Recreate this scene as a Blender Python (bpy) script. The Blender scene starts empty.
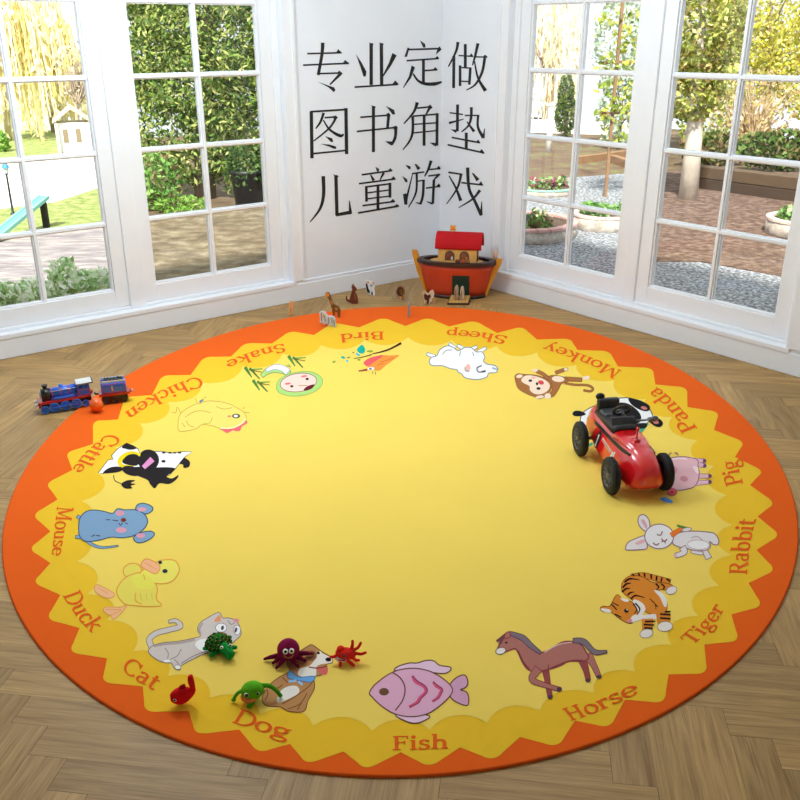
import bpy, bmesh, math, random
from mathutils import Vector, Matrix, Euler
from mathutils.geometry import tessellate_polygon
random.seed(7)
SC = bpy.context.scene
COL = SC.collection
R = math.radians
# ------------------------------------------------------------------ camera
FPX, PIT, ROL, PX, PY, H = 903.047, R(23.6073), R(-0.26588), 389.32, 431.443, 1.5
_F = Vector((0, math.cos(PIT), -math.sin(PIT)))
_U0 = Vector((0, math.sin(PIT), math.cos(PIT)))
_R0 = Vector((1, 0, 0))
_c, _s = math.cos(ROL), math.sin(ROL)
_R = _R0 * _c + _U0 * _s
_U = _U0 * _c - _R0 * _s
EYE = Vector((0, 0, H))
cam = bpy.data.cameras.new('camera')
cam.sensor_width = 36.0
cam.lens = FPX / 800 * 36.0
cam.shift_x = (400 - PX) / 800
cam.shift_y = (PY - 400) / 800
cam.clip_start = 0.05
cam.clip_end = 300
co = bpy.data.objects.new('camera', cam)
m = Matrix((_R, _U, -_F)).transposed().to_4x4()
m.translation = EYE
co.matrix_world = m
COL.objects.link(co)
SC.camera = co


def ray(x, y):
    return _F + _R * ((x - PX) / FPX) - _U * ((y - PY) / FPX)


def fl(x, y, z=0.0):
    "point of the horizontal plane at height z seen at photograph pixel x, y"
    d = ray(x, y)
    return EYE + d * ((z - H) / d.z)


def proj(p):
    v = Vector(p) - EYE
    return PX + FPX * v.dot(_R) / v.dot(_F), PY - FPX * v.dot(_U) / v.dot(_F)


def height_at(p, ypx):
    "height above p's ground at which a vertical line through p crosses image row ypx"
    lo, hi = -1.0, 12.0
    for _ in range(50):
        mid = (lo + hi) / 2
        if proj((p[0], p[1], mid))[1] > ypx:
            lo = mid
        else:
            hi = mid
    return lo


# ------------------------------------------------------------------ room frame
DL = Vector((-0.7924673, -0.6099144, 0))
DR = Vector((0.6099144, -0.7924673, 0))
C0 = Vector((0.3427632, 6.14616365, 0))
KL, KR = C0.dot(DR), C0.dot(DL)


def W(side, u, n, z):
    "u along the wall from the corner, n out of the wall into the room, z up"
    if side == 'L':
        return C0 + DL * u + DR * n + Vector((0, 0, z))
    return C0 + DR * u + DL * n + Vector((0, 0, z))


def onwall(side, x, y, n):
    d = ray(x, y)
    nn, k = (DR, KL) if side == 'L' else (DL, KR)
    return EYE + d * ((k + n - EYE.dot(nn)) / d.dot(nn))


# ------------------------------------------------------------------ materials
def lin(c):
    return tuple(((v / 12.92) if v <= 0.04045 else ((v + 0.055) / 1.055) ** 2.4) for v in c)


def hexc(h, k=1.0):
    h = h.lstrip('#')
    c = lin(tuple(int(h[i:i + 2], 16) / 255 for i in (0, 2, 4)))
    return tuple(min(1, v * k) for v in c) + (1,)


_M = {}


def mat(col, rough=0.6, metal=0.0, bump=0.0, bscale=200.0, var=0.06, spec=0.5, k=1.0, coat=0.0, sheen=0.0, vscale=8.0):
    key = (col, rough, metal, bump, bscale, var, spec, k, coat, sheen, vscale)
    if key in _M:
        return _M[key]
    m = bpy.data.materials.new('paint_' + col.strip('#'))
    m.use_nodes = True
    nt = m.node_tree
    b = nt.nodes['Principled BSDF']
    c = hexc(col, k)
    b.inputs['Roughness'].default_value = rough
    b.inputs['Metallic'].default_value = metal
    b.inputs['Specular IOR Level'].default_value = spec
    b.inputs['Coat Weight'].default_value = coat
    b.inputs['Sheen Weight'].default_value = sheen
    tc = nt.nodes.new('ShaderNodeTexCoord')
    if var > 0:
        n = nt.nodes.new('ShaderNodeTexNoise')
        n.inputs['Scale'].default_value = vscale
        n.inputs['Detail'].default_value = 4
        nt.links.new(tc.outputs['Object'], n.inputs['Vector'])
        mr = nt.nodes.new('ShaderNodeMapRange')
        mr.inputs['From Min'].default_value = 0.3
        mr.inputs['From Max'].default_value = 0.7
        mr.inputs['To Min'].default_value = 1 - var
        mr.inputs['To Max'].default_value = 1 + var
        nt.links.new(n.outputs['Fac'], mr.inputs['Value'])
        mx = nt.nodes.new('ShaderNodeVectorMath')
        mx.operation = 'SCALE'
        mx.inputs[0].default_value = c[:3]
        nt.links.new(mr.outputs['Result'], mx.inputs['Scale'])
        nt.links.new(mx.outputs[0], b.inputs['Base Color'])
    else:
        b.inputs['Base Color'].default_value = c
    if bump > 0:
        n2 = nt.nodes.new('ShaderNodeTexNoise')
        n2.inputs['Scale'].default_value = bscale
        n2.inputs['Detail'].default_value = 3
        nt.links.new(tc.outputs['Object'], n2.inputs['Vector'])
        bp = nt.nodes.new('ShaderNodeBump')
        bp.inputs['Strength'].default_value = bump
        bp.inputs['Distance'].default_value = 0.003
        nt.links.new(n2.outputs['Fac'], bp.inputs['Height'])
        nt.links.new(bp.outputs['Normal'], b.inputs['Normal'])
    _M[key] = m
    return m


def felt(col, k=1.0):
    return mat(col, 0.95, bump=0.7, bscale=700, var=0.08, spec=0.15, k=k, sheen=0.0, vscale=60)


def plastic(col, k=1.0):
    return mat(col, 0.28, var=0.02, k=k, coat=0.4)


def prnt(col):
    return mat(col, 0.95, bump=0.35, bscale=900, var=0.015, spec=0.1, k=RUGK, vscale=3)


RUGK = 1.0


def ramp_mat(name, stops, scale, detail=6, rough=0.9, stretch=(1, 1, 1), bump=0.3, bdist=0.02, kind='noise', coords='Object', spec=0.3):
    m = bpy.data.materials.new(name)
    m.use_nodes = True
    nt = m.node_tree
    b = nt.nodes['Principled BSDF']
    b.inputs['Roughness'].default_value = rough
    b.inputs['Specular IOR Level'].default_value = spec
    tc = nt.nodes.new('ShaderNodeTexCoord')
    mp = nt.nodes.new('ShaderNodeMapping')
    mp.inputs['Scale'].default_value = stretch
    nt.links.new(tc.outputs[coords], mp.inputs['Vector'])
    if kind == 'noise':
        n = nt.nodes.new('ShaderNodeTexNoise')
        n.inputs['Detail'].default_value = detail
        n.inputs['Roughness'].default_value = 0.65
        out = n.outputs['Fac']
    else:
        n = nt.nodes.new('ShaderNodeTexVoronoi')
        out = n.outputs['Color']
    n.inputs['Scale'].default_value = scale
    nt.links.new(mp.outputs[0], n.inputs['Vector'])
    cr = nt.nodes.new('ShaderNodeValToRGB')
    el = cr.color_ramp.elements
    el[0].position, el[0].color = stops[0][0], hexc(stops[0][1])
    el[1].position, el[1].color = stops[-1][0], hexc(stops[-1][1])
    for p, c in stops[1:-1]:
        e = el.new(p)
        e.color = hexc(c)
    nt.links.new(out, cr.inputs['Fac'])
    nt.links.new(cr.outputs['Color'], b.inputs['Base Color'])
    if bump:
        bp = nt.nodes.new('ShaderNodeBump')
        bp.inputs['Strength'].default_value = bump
        bp.inputs['Distance'].default_value = bdist
        nt.links.new(n.outputs[0], bp.inputs['Height'])
        nt.links.new(bp.outputs['Normal'], b.inputs['Normal'])
    return m


def glass_mat():
    m = bpy.data.materials.new('window_glass')
    m.use_nodes = True
    nt = m.node_tree
    for n in list(nt.nodes):
        nt.nodes.remove(n)
    out = nt.nodes.new('ShaderNodeOutputMaterial')
    mix = nt.nodes.new('ShaderNodeMixShader')
    tr = nt.nodes.new('ShaderNodeBsdfTransparent')
    tr.inputs['Color'].default_value = (0.97, 0.98, 0.98, 1)
    gl = nt.nodes.new('ShaderNodeBsdfGlossy')
    gl.inputs['Roughness'].default_value = 0.02
    fr = nt.nodes.new('ShaderNodeFresnel')
    fr.inputs['IOR'].default_value = 1.3
    nt.links.new(fr.outputs[0], mix.inputs[0])
    nt.links.new(tr.outputs[0], mix.inputs[1])
    nt.links.new(gl.outputs[0], mix.inputs[2])
    nt.links.new(mix.outputs[0], out.inputs['Surface'])
    return m


# ------------------------------------------------------------------ mesh builder
class MB:
    def __init__(s):
        s.v, s.f, s.mi, s.sm, s.mats = [], [], [], [], []

    def m(s, material):
        if material not in s.mats:
            s.mats.append(material)
        return s.mats.index(material)

    def add(s, vs, fs, material, smooth=False):
        o = len(s.v)
        s.v += [Vector(p) for p in vs]
        i = s.m(material)
        for f in fs:
            s.f.append([o + k for k in f])
            s.mi.append(i)
            s.sm.append(smooth)

    def hexa(s, p, material):
        s.add(p, [(0, 3, 2, 1), (4, 5, 6, 7), (0, 1, 5, 4), (1, 2, 6, 5), (2, 3, 7, 6), (3, 0, 4, 7)], material)

    def box(s, x0, x1, y0, y1, z0, z1, material):
        s.hexa([(x0, y0, z0), (x1, y0, z0), (x1, y1, z0), (x0, y1, z0), (x0, y0, z1), (x1, y0, z1), (x1, y1, z1), (x0, y1, z1)], material)

    def wbox(s, side, u0, u1, n0, n1, z0, z1, material):
        q = [W(side, u, n, z) for z in (z0, z1) for u, n in ((u0, n0), (u1, n0), (u1, n1), (u0, n1))]
        s.hexa(q, material)

    def ell(s, c, r, material, rot=None, seg=20, rings=12):
        c = Vector(c)
        if not hasattr(r, '__len__'):
            r = (r, r, r)
        vs, fs = [], []
        rm = Euler(rot).to_matrix() if rot else Matrix.Identity(3)
        vs.append(c + rm @ Vector((0, 0, r[2])))
        for i in range(1, rings):
            a = math.pi * i / rings
            for j in range(seg):
                b = 2 * math.pi * j / seg
                vs.append(c + rm @ Vector((r[0] * math.sin(a) * math.cos(b), r[1] * math.sin(a) * math.sin(b), r[2] * math.cos(a))))
        vs.append(c + rm @ Vector((0, 0, -r[2])))
        for j in range(seg):
            fs.append((0, 1 + j, 1 + (j + 1) % seg))
            for i in range(rings - 2):
                a0 = 1 + i * seg
                fs.append((a0 + j, a0 + seg + j, a0 + seg + (j + 1) % seg, a0 + (j + 1) % seg))
            a0 = 1 + (rings - 2) * seg
            fs.append((a0 + (j + 1) % seg, a0 + j, len(vs) - 1))
        s.add(vs, fs, material, True)

    def tube(s, pts, rad, material, n=10, caps=True, smooth=True, flat=1.0):
        pts = [Vector(p) for p in pts]
        k = len(pts)
        if not hasattr(rad, '__len__'):
            rad = [rad] * k
        elif len(rad) == 2 and k != 2:
            rad = [rad[0] + (rad[1] - rad[0]) * i / (k - 1) for i in range(k)]
        t0 = (pts[1] - pts[0]).normalized()
        up = Vector((0, 0, 1)) if abs(t0.z) < 0.9 else Vector((1, 0, 0))
        a = t0.cross(up).normalized()
        vs, fs = [], []
        for i, p in enumerate(pts):
            t = (pts[min(i + 1, k - 1)] - pts[max(i - 1, 0)]).normalized()
            a = (a - t * a.dot(t)).normalized()
            b = t.cross(a)
            for j in range(n):
                w = 2 * math.pi * j / n
                vs.append(p + a * (rad[i] * math.cos(w)) + b * (rad[i] * flat * math.sin(w)))
        for i in range(k - 1):
            for j in range(n):
                fs.append((i * n + j, i * n + (j + 1) % n, (i + 1) * n + (j + 1) % n, (i + 1) * n + j))
        s.add(vs, fs, material, smooth)
        if caps:
            s.add(vs[:n], [tuple(range(n))[::-1]], material)
            s.add(vs[-n:], [tuple(range(n))], material)

    def cyl(s, p0, p1, r, material, r1=None, n=24):
        s.tube([p0, p1], [r, r if r1 is None else r1], material, n=n)

    def loft(s, secs, material, closed=True, caps=True, smooth=True):
        n = len(secs[0])
        vs = [p for q in secs for p in q]
        fs = []
        for i in range(len(secs) - 1):
            for j in range(n if closed else n - 1):
                fs.append((i * n + j, i * n + (j + 1) % n, (i + 1) * n + (j + 1) % n, (i + 1) * n + j))
        s.add(vs, fs, material, smooth)
        if caps:
            s.add(secs[0], [tuple(range(n))[::-1]], material)
            s.add(secs[-1], [tuple(range(n))], material)

    def lathe(s, prof, material, c=(0, 0, 0), n=32, axis='z', smooth=True):
        vs, fs = [], []
        c = Vector(c)
        for r, h in prof:
            for j in range(n):
                w = 2 * math.pi * j / n
                p = (r * math.cos(w), r * math.sin(w), h)
                if axis == 'y':
                    p = (p[0], p[2], p[1])
                elif axis == 'x':
                    p = (p[2], p[0], p[1])
                vs.append(c + Vector(p))
        for i in range(len(prof) - 1):
            for j in range(n):
                fs.append((i * n + j, i * n + (j + 1) % n, (i + 1) * n + (j + 1) % n, (i + 1) * n + j))
        s.add(vs, fs, material, smooth)

    def prism(s, outline, t0, t1, material, smooth=False):
        "outline: list of (x, z); extruded along y from t0 to t1"
        tris = tessellate_polygon([[Vector((x, z, 0)) for x, z in outline]])
        n = len(outline)
        vs = [(x, t0, z) for x, z in outline] + [(x, t1, z) for x, z in outline]
        fs = [tuple(t) for t in tris] + [tuple(n + i for i in t[::-1]) for t in tris]
        fs += [(i, (i + 1) % n, n + (i + 1) % n, n + i) for i in range(n)]
        s.add(vs, fs, material, smooth)

    def build(s, name, parent=None, origin=(0, 0, 0), bevel=0.0, seg=2, fix=True, sub=0):
        me = bpy.data.meshes.new(name)
        o = Vector(origin)
        me.from_pydata([p - o for p in s.v], [], s.f)
        for mt in s.mats:
            me.materials.append(mt)
        me.polygons.foreach_set('material_index', s.mi)
        me.polygons.foreach_set('use_smooth', s.sm)
        if fix or bevel:
            b = bmesh.new()
            b.from_mesh(me)
            bmesh.ops.remove_doubles(b, verts=b.verts, dist=1e-6)
            bmesh.ops.recalc_face_normals(b, faces=b.faces)
            b.to_mesh(me)
            b.free()
        me.update()
        ob = bpy.data.objects.new(name, me)
        COL.objects.link(ob)
        if parent is not None:
            ob.parent = parent
        else:
            ob.location = o
        if bevel:
            md = ob.modifiers.new('edge', 'BEVEL')
            md.width = bevel
            md.segments = seg
            md.limit_method = 'ANGLE'
            md.angle_limit = R(40)
        return ob


def tag(o, label=None, cat=None, group=None, kind=None):
    if label:
        o['label'] = label
    if cat:
        o['category'] = cat
    if group:
        o['group'] = group
    if kind:
        o['kind'] = kind
    return o


def empty(name, loc, rz=0.0, label=None, cat=None, group=None, kind=None, rot=None):
    e = bpy.data.objects.new(name, None)
    e.empty_display_size = 0.05
    e.location = loc
    e.rotation_euler = rot if rot else (0, 0, rz)
    COL.objects.link(e)
    return tag(e, label, cat, group, kind)


def smooth_pts(pts, closed=True, k=5):
    n = len(pts)
    out = []
    P = [Vector(p) for p in pts]
    rng = range(n) if closed else range(n - 1)
    for i in rng:
        if closed:
            p0, p1, p2, p3 = P[(i - 1) % n], P[i], P[(i + 1) % n], P[(i + 2) % n]
        else:
            p0, p1, p2, p3 = P[max(i - 1, 0)], P[i], P[i + 1], P[min(i + 2, n - 1)]
        for j in range(k):
            t = j / k
            out.append(0.5 * ((2 * p1) + (p2 - p0) * t + (2 * p0 - 5 * p1 + 4 * p2 - p3) * t * t + (3 * p1 - p0 - 3 * p2 + p3) * t ** 3))
    if not closed:
        out.append(P[-1])
    return out


def ribbon(pts, w):
    "left and right offset points of a polyline with width(s) w"
    n = len(pts)
    if not hasattr(w, '__len__'):
        w = (w, w)
    L, Rr = [], []
    for i, p in enumerate(pts):
        t = (pts[min(i + 1, n - 1)] - pts[max(i - 1, 0)])
        if t.length < 1e-9:
            t = Vector((1, 0))
        t.normalize()
        nn = Vector((-t.y, t.x))
        a = i / (n - 1) * (len(w) - 1)
        k = min(int(a), len(w) - 2)
        ww = w[k] + (w[k + 1] - w[k]) * (a - k)
        L.append(p + nn * ww / 2)
        Rr.append(p - nn * ww / 2)
    return L, Rr
# ================================================================== THE ROOM
M_WALL = ramp_mat('wall_paint', [(0.3, '#E9EEF5'), (0.7, '#EDF2F8')], 3, rough=0.75, bump=0.03, bdist=0.002)
M_TRIM = mat('#EEF1F5', 0.38, var=0.01, spec=0.4)
M_CEIL = mat('#F0F2F4', 0.9, var=0.01)
M_GLASS = glass_mat()


def structure(o):
    o['kind'] = 'structure'
    return o


SB = {'L': dict(open=(1.165, 3.13), sash=[(1.204, 2.105), (2.19, 3.09)], name='left'),
      'R': dict(open=(0.582, 2.557), sash=[(0.621, 1.530), (1.610, 2.518)], name='right')}
ZS = [0.238, 0.595, 0.955, 1.318, 1.672, 2.03]
ZTOP = 2.15
LEN = 7.0
CEILZ = 2.5
wi = 1
ti = 1
for S in 'LR':
    d = SB[S]
    o0, o1 = d['open']
    b = MB()
    first = -0.2 if S == 'L' else -0.015
    b.wbox(S, first, o0, -0.2, -0.015, -0.1, CEILZ, M_WALL)
    b.wbox(S, o0, o1, -0.2, -0.015, ZTOP, CEILZ, M_WALL)
    b.wbox(S, o0, o1, -0.2, -0.015, -0.1, 0.10, M_WALL)
    b.wbox(S, o1, LEN, -0.2, -0.015, -0.1, CEILZ, M_WALL)
    structure(b.build('wall_' + d['name']))
    # baseboard with a stepped cap
    b = MB()
    st = -0.015 if S == 'L' else 0.0
    b.wbox(S, st, LEN, -0.016, 0.0, 0.0, 0.108, M_TRIM)
    b.wbox(S, st, LEN, -0.016, -0.006, 0.108, 0.126, M_TRIM)
    structure(b.build('baseboard_' + d['name'], bevel=0.004))
    # sill, casing and frame of the double window
    b = MB()
    b.wbox(S, o0 - 0.02, o1 + 0.02, -0.2, 0.004, 0.100, 0.128, M_TRIM)
    structure(b.build('trim_%d' % ti, bevel=0.005)); ti += 1
    b = MB()
    for a0, a1 in ((o0 - 0.062, o0), (o1, o1 + 0.062)):
        b.wbox(S, a0, a1, -0.016, 0.002, 0.128, ZTOP + 0.06, M_TRIM)
        b.wbox(S, a0 - 0.014 if a0 < o0 else a1 - 0.002, a0 + 0.002 if a0 < o0 else a1 + 0.014, -0.016, 0.010, 0.128, ZTOP + 0.06, M_TRIM)
    b.wbox(S, o0 - 0.062, o1 + 0.062, -0.016, 0.002, ZTOP, ZTOP + 0.06, M_TRIM)
    structure(b.build('trim_%d' % ti, bevel=0.004)); ti += 1
    b = MB()
    for a0, a1 in ((o0, d['sash'][0][0]), (d['sash'][0][1], d['sash'][1][0]), (d['sash'][1][1], o1)):
        b.wbox(S, a0, a1, -0.15, -0.045, 0.128, ZTOP, M_TRIM)
    b.wbox(S, o0, o1, -0.15, -0.05, 0.128, 0.146, M_TRIM)
    b.wbox(S, o0, o1, -0.15, -0.05, 2.115, ZTOP, M_TRIM)
    structure(b.build('trim_%d' % ti, bevel=0.004)); ti += 1
    for u0, u1 in d['sash']:
        g0, g1 = u0 + 0.075, u1 - 0.075
        base = W(S, (u0 + u1) / 2, -0.08, 0.146)
        e = empty('window_%d' % wi, base, kind='structure')
        wi += 1
        b = MB()
        for q in ((u0, g0), (g1, u1)):
            b.wbox(S, q[0], q[1], -0.105, -0.058, 0.147, 2.112, M_TRIM)
        b.wbox(S, g0, g1, -0.105, -0.058, 0.147, ZS[0], M_TRIM)
        b.wbox(S, g0, g1, -0.105, -0.058, ZS[-1], 2.112, M_TRIM)
        # glazing bead
        for q in ((g0 - 0.001, g0 + 0.010), (g1 - 0.010, g1 + 0.001)):
            b.wbox(S, q[0], q[1], -0.1, -0.068, ZS[0], ZS[-1], M_TRIM)
        for z0, z1 in ((ZS[0] - 0.001, ZS[0] + 0.010), (ZS[-1] - 0.010, ZS[-1] + 0.001)):
            b.wbox(S, g0, g1, -0.1, -0.068, z0, z1, M_TRIM)
        b.build('sash', e, base, bevel=0.003)
        b = MB()
        gm = (g0 + g1) / 2
        b.wbox(S, gm - 0.015, gm + 0.015, -0.098, -0.074, ZS[0], ZS[-1], M_TRIM)
        b.wbox(S, gm - 0.008, gm + 0.008, -0.1, -0.064, ZS[0], ZS[-1], M_TRIM)
        for z in ZS[1:-1]:
            b.wbox(S, g0, g1, -0.0975, -0.0745, z - 0.014, z + 0.014, M_TRIM)
            b.wbox(S, g0, g1, -0.0995, -0.0645, z - 0.008, z + 0.008, M_TRIM)
        b.build('glazing_bars', e, base, bevel=0.002)
        b = MB()
        b.wbox(S, g0 - 0.005, g1 + 0.005, -0.088, -0.084, ZS[0] - 0.005, ZS[-1] + 0.005, M_GLASS)
        b.build('glass', e, base)

for nm, S in (('wall_back_left', 'R'), ('wall_back_right', 'L')):
    b = MB()
    b.wbox(S, -0.2, LEN + 0.2, LEN, LEN + 0.2, -0.1, CEILZ, M_WALL)
    structure(b.build(nm))
b = MB()
q = [C0 + DL * u + DR * v for u, v in ((-0.3, -0.3), (LEN, -0.3), (LEN, LEN), (-0.3, LEN))]
b.hexa([p + Vector((0, 0, CEILZ)) for p in q] + [p + Vector((0, 0, CEILZ + 0.2)) for p in q], M_CEIL)
structure(b.build('ceiling'))

# floor: oak herringbone, one mesh, one random value per plank
def floor_mat():
    m = bpy.data.materials.new('oak_parquet')
    m.use_nodes = True
    nt = m.node_tree
    N, L = nt.nodes, nt.links
    b = N['Principled BSDF']
    b.inputs['Roughness'].default_value = 0.5
    b.inputs['Specular IOR Level'].default_value = 0.35
    uv = N.new('ShaderNodeUVMap')
    uv.uv_map = 'grain'
    at = N.new('ShaderNodeAttribute')
    at.attribute_name = 'plank'
    sp = N.new('ShaderNodeSeparateColor')
    L.new(at.outputs['Color'], sp.inputs[0])
    mp = N.new('ShaderNodeMapping')
    mp.inputs['Scale'].default_value = (1.6, 22, 1)
    L.new(uv.outputs[0], mp.inputs['Vector'])
    n1 = N.new('ShaderNodeTexNoise')
    n1.inputs['Scale'].default_value = 2.2
    n1.inputs['Detail'].default_value = 8
    n1.inputs['Roughness'].default_value = 0.6
    n1.inputs['Distortion'].default_value = 0.8
    L.new(mp.outputs[0], n1.inputs['Vector'])
    mp2 = N.new('ShaderNodeMapping')
    mp2.inputs['Scale'].default_value = (8, 260, 1)
    L.new(uv.outputs[0], mp2.inputs['Vector'])
    n2 = N.new('ShaderNodeTexNoise')
    n2.inputs['Scale'].default_value = 1.0
    n2.inputs['Detail'].default_value = 3
    L.new(mp2.outputs[0], n2.inputs['Vector'])
    cr = N.new('ShaderNodeValToRGB')
    e = cr.color_ramp.elements
    e[0].position, e[0].color = 0.28, hexc('#8A683A')
    e[1].position, e[1].color = 0.72, hexc('#B89660')
    k = e.new(0.5)
    k.color = hexc('#A8854F')
    L.new(n1.outputs['Fac'], cr.inputs['Fac'])
    ov = N.new('ShaderNodeMix')
    ov.data_type = 'RGBA'
    ov.blend_type = 'OVERLAY'
    ov.inputs[0].default_value = 0.45
    L.new(cr.outputs['Color'], ov.inputs[6])
    L.new(n2.outputs['Fac'], ov.inputs[7])
    mr = N.new('ShaderNodeMapRange')
    mr.inputs['To Min'].default_value = 0.84
    mr.inputs['To Max'].default_value = 1.16
    L.new(sp.outputs[0], mr.inputs['Value'])
    sc = N.new('ShaderNodeVectorMath')
    sc.operation = 'SCALE'
    L.new(ov.outputs[2], sc.inputs[0])
    L.new(mr.outputs['Result'], sc.inputs['Scale'])
    L.new(sc.outputs[0], b.inputs['Base Color'])
    bp = N.new('ShaderNodeBump')
    bp.inputs['Strength'].default_value = 0.12
    bp.inputs['Distance'].default_value = 0.001
    L.new(n2.outputs['Fac'], bp.inputs['Height'])
    L.new(bp.outputs['Normal'], b.inputs['Normal'])
    return m


def build_floor():
    w, n, ang = 0.094, 5, R(-8.2)
    ax, ay = -Vector((math.cos(ang), math.sin(ang), 0)), Vector((-math.sin(ang), math.cos(ang), 0))
    org = Vector((0.58, 1.49, 0)) - ay * w
    me = bpy.data.meshes.new('floor')
    bm = bmesh.new()
    uvl = bm.loops.layers.uv.new('grain')
    cl = bm.loops.layers.float_color.new('plank')
    rnd = random.Random(3)
    gap = 0.0006
    for i in range(-60, 60):
        for j in range(-40, 80):
            dd = (i - j) % (2 * n)
            if dd == 0:
                x0, x1, y0, y1, hz = i, i + n, j, j + 1, True
            elif dd == 2 * n - 1:
                x0, x1, y0, y1, hz = i, i + 1, j, j + n, False
            else:
                continue
            c = org + ax * ((x0 + x1) / 2 * w) + ay * ((y0 + y1) / 2 * w)
            if c.y < -0.4 or abs(c.x) > 4.5 or (c - C0).dot(DR) < -0.35 or (c - C0).dot(DL) < -0.35:
                continue
            P = [org + ax * (x * w) + ay * (y * w) for x, y in ((x0, y0), (x1, y0), (x1, y1), (x0, y1))]
            P = [p + (c - p).normalized() * gap * 1.4 for p in P]
            f = bm.faces.new([bm.verts.new(p) for p in P])
            r = rnd.random()
            ou, ovv = rnd.random() * 30, rnd.random() * 30
            loc = [(0, 0), (n * w, 0), (n * w, w), (0, w)] if hz else [(0, 0), (0, w), (n * w, w), (n * w, 0)]
            for lp, q in zip(f.loops, loc):
                lp[uvl].uv = (q[0] + ou, q[1] + ovv)
                lp[cl] = (r, rnd.random(), 0, 1)
    for no in (DR, DL):
        bmesh.ops.bisect_plane(bm, geom=bm.verts[:] + bm.edges[:] + bm.faces[:], plane_co=C0 - no * 0.1, plane_no=-no, clear_outer=True)
    # dark joints: the bed the planks lie on
    q = [C0 + DL * u + DR * v for u, v in ((-0.15, -0.15), (LEN, -0.15), (LEN, LEN), (-0.15, LEN))]
    vs = [bm.verts.new(p + Vector((0, 0, -0.0015))) for p in q]
    f = bm.faces.new(vs)
    f.material_index = 1
    lo = [bm.verts.new(p + Vector((0, 0, -0.1))) for p in q]
    for k in range(4):
        g = bm.faces.new((vs[k], lo[k], lo[(k + 1) % 4], vs[(k + 1) % 4]))
        g.material_index = 1
    for f in bm.faces:
        if f.normal.z < 0 and abs(f.normal.z) > 0.9:
            f.normal_flip()
    bm.normal_update()
    for f in bm.faces:
        if f.normal.z < -0.5:
            f.normal_flip()
    bm.to_mesh(me)
    bm.free()
    me.materials.append(floor_mat())
    me.materials.append(mat('#4A3520', 0.9, var=0.05))
    o = bpy.data.objects.new('floor', me)
    COL.objects.link(o)
    structure(o)


build_floor()

# ------------------------------------------------------------------ writing on the wall
M_INK = mat('#101010', 0.6, var=0.02)


class Glyph:
    def __init__(s, side, ox, oy, k, name, label):
        s.side, s.ox, s.oy, s.k, s.name, s.label = side, ox, oy, k, name, label
        s.b = MB()
        s.lay = 0

    def _put(s, pts):
        n0 = -0.0145 + s.lay * 0.00004
        s.lay += 1
        px = [(s.ox + p[0] * s.k, s.oy + p[1] * s.k) for p in pts]
        back = [onwall(s.side, x, y, n0) for x, y in px]
        nn = (DR if s.side == 'L' else DL) * 0.0012
        tris = tessellate_polygon([[Vector((x, y, 0)) for x, y in px]])
        k = len(px)
        fs = [tuple(t) for t in tris] + [tuple(k + i for i in t) for t in tris] + [(i, (i + 1) % k, k + (i + 1) % k, k + i) for i in range(k)]
        s.b.add(back + [p + nn for p in back], fs, M_INK)

    def p(s, *pts):
        s._put(pts)
        return s

    def t(s, w, *pts):
        q = [Vector((a, c)) for a, c in pts]
        if len(q) > 2:
            q = smooth_pts(q, False, 5)
        a, c = ribbon(q, w)
        s._put(a + c[::-1])
        return s

    def done(s):
        c = sum(s.b.v, Vector()) / len(s.b.v)
        o = s.b.build(s.name, origin=c)
        tag(o, s.label, 'wall lettering', 'black characters on the white wall')


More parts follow.
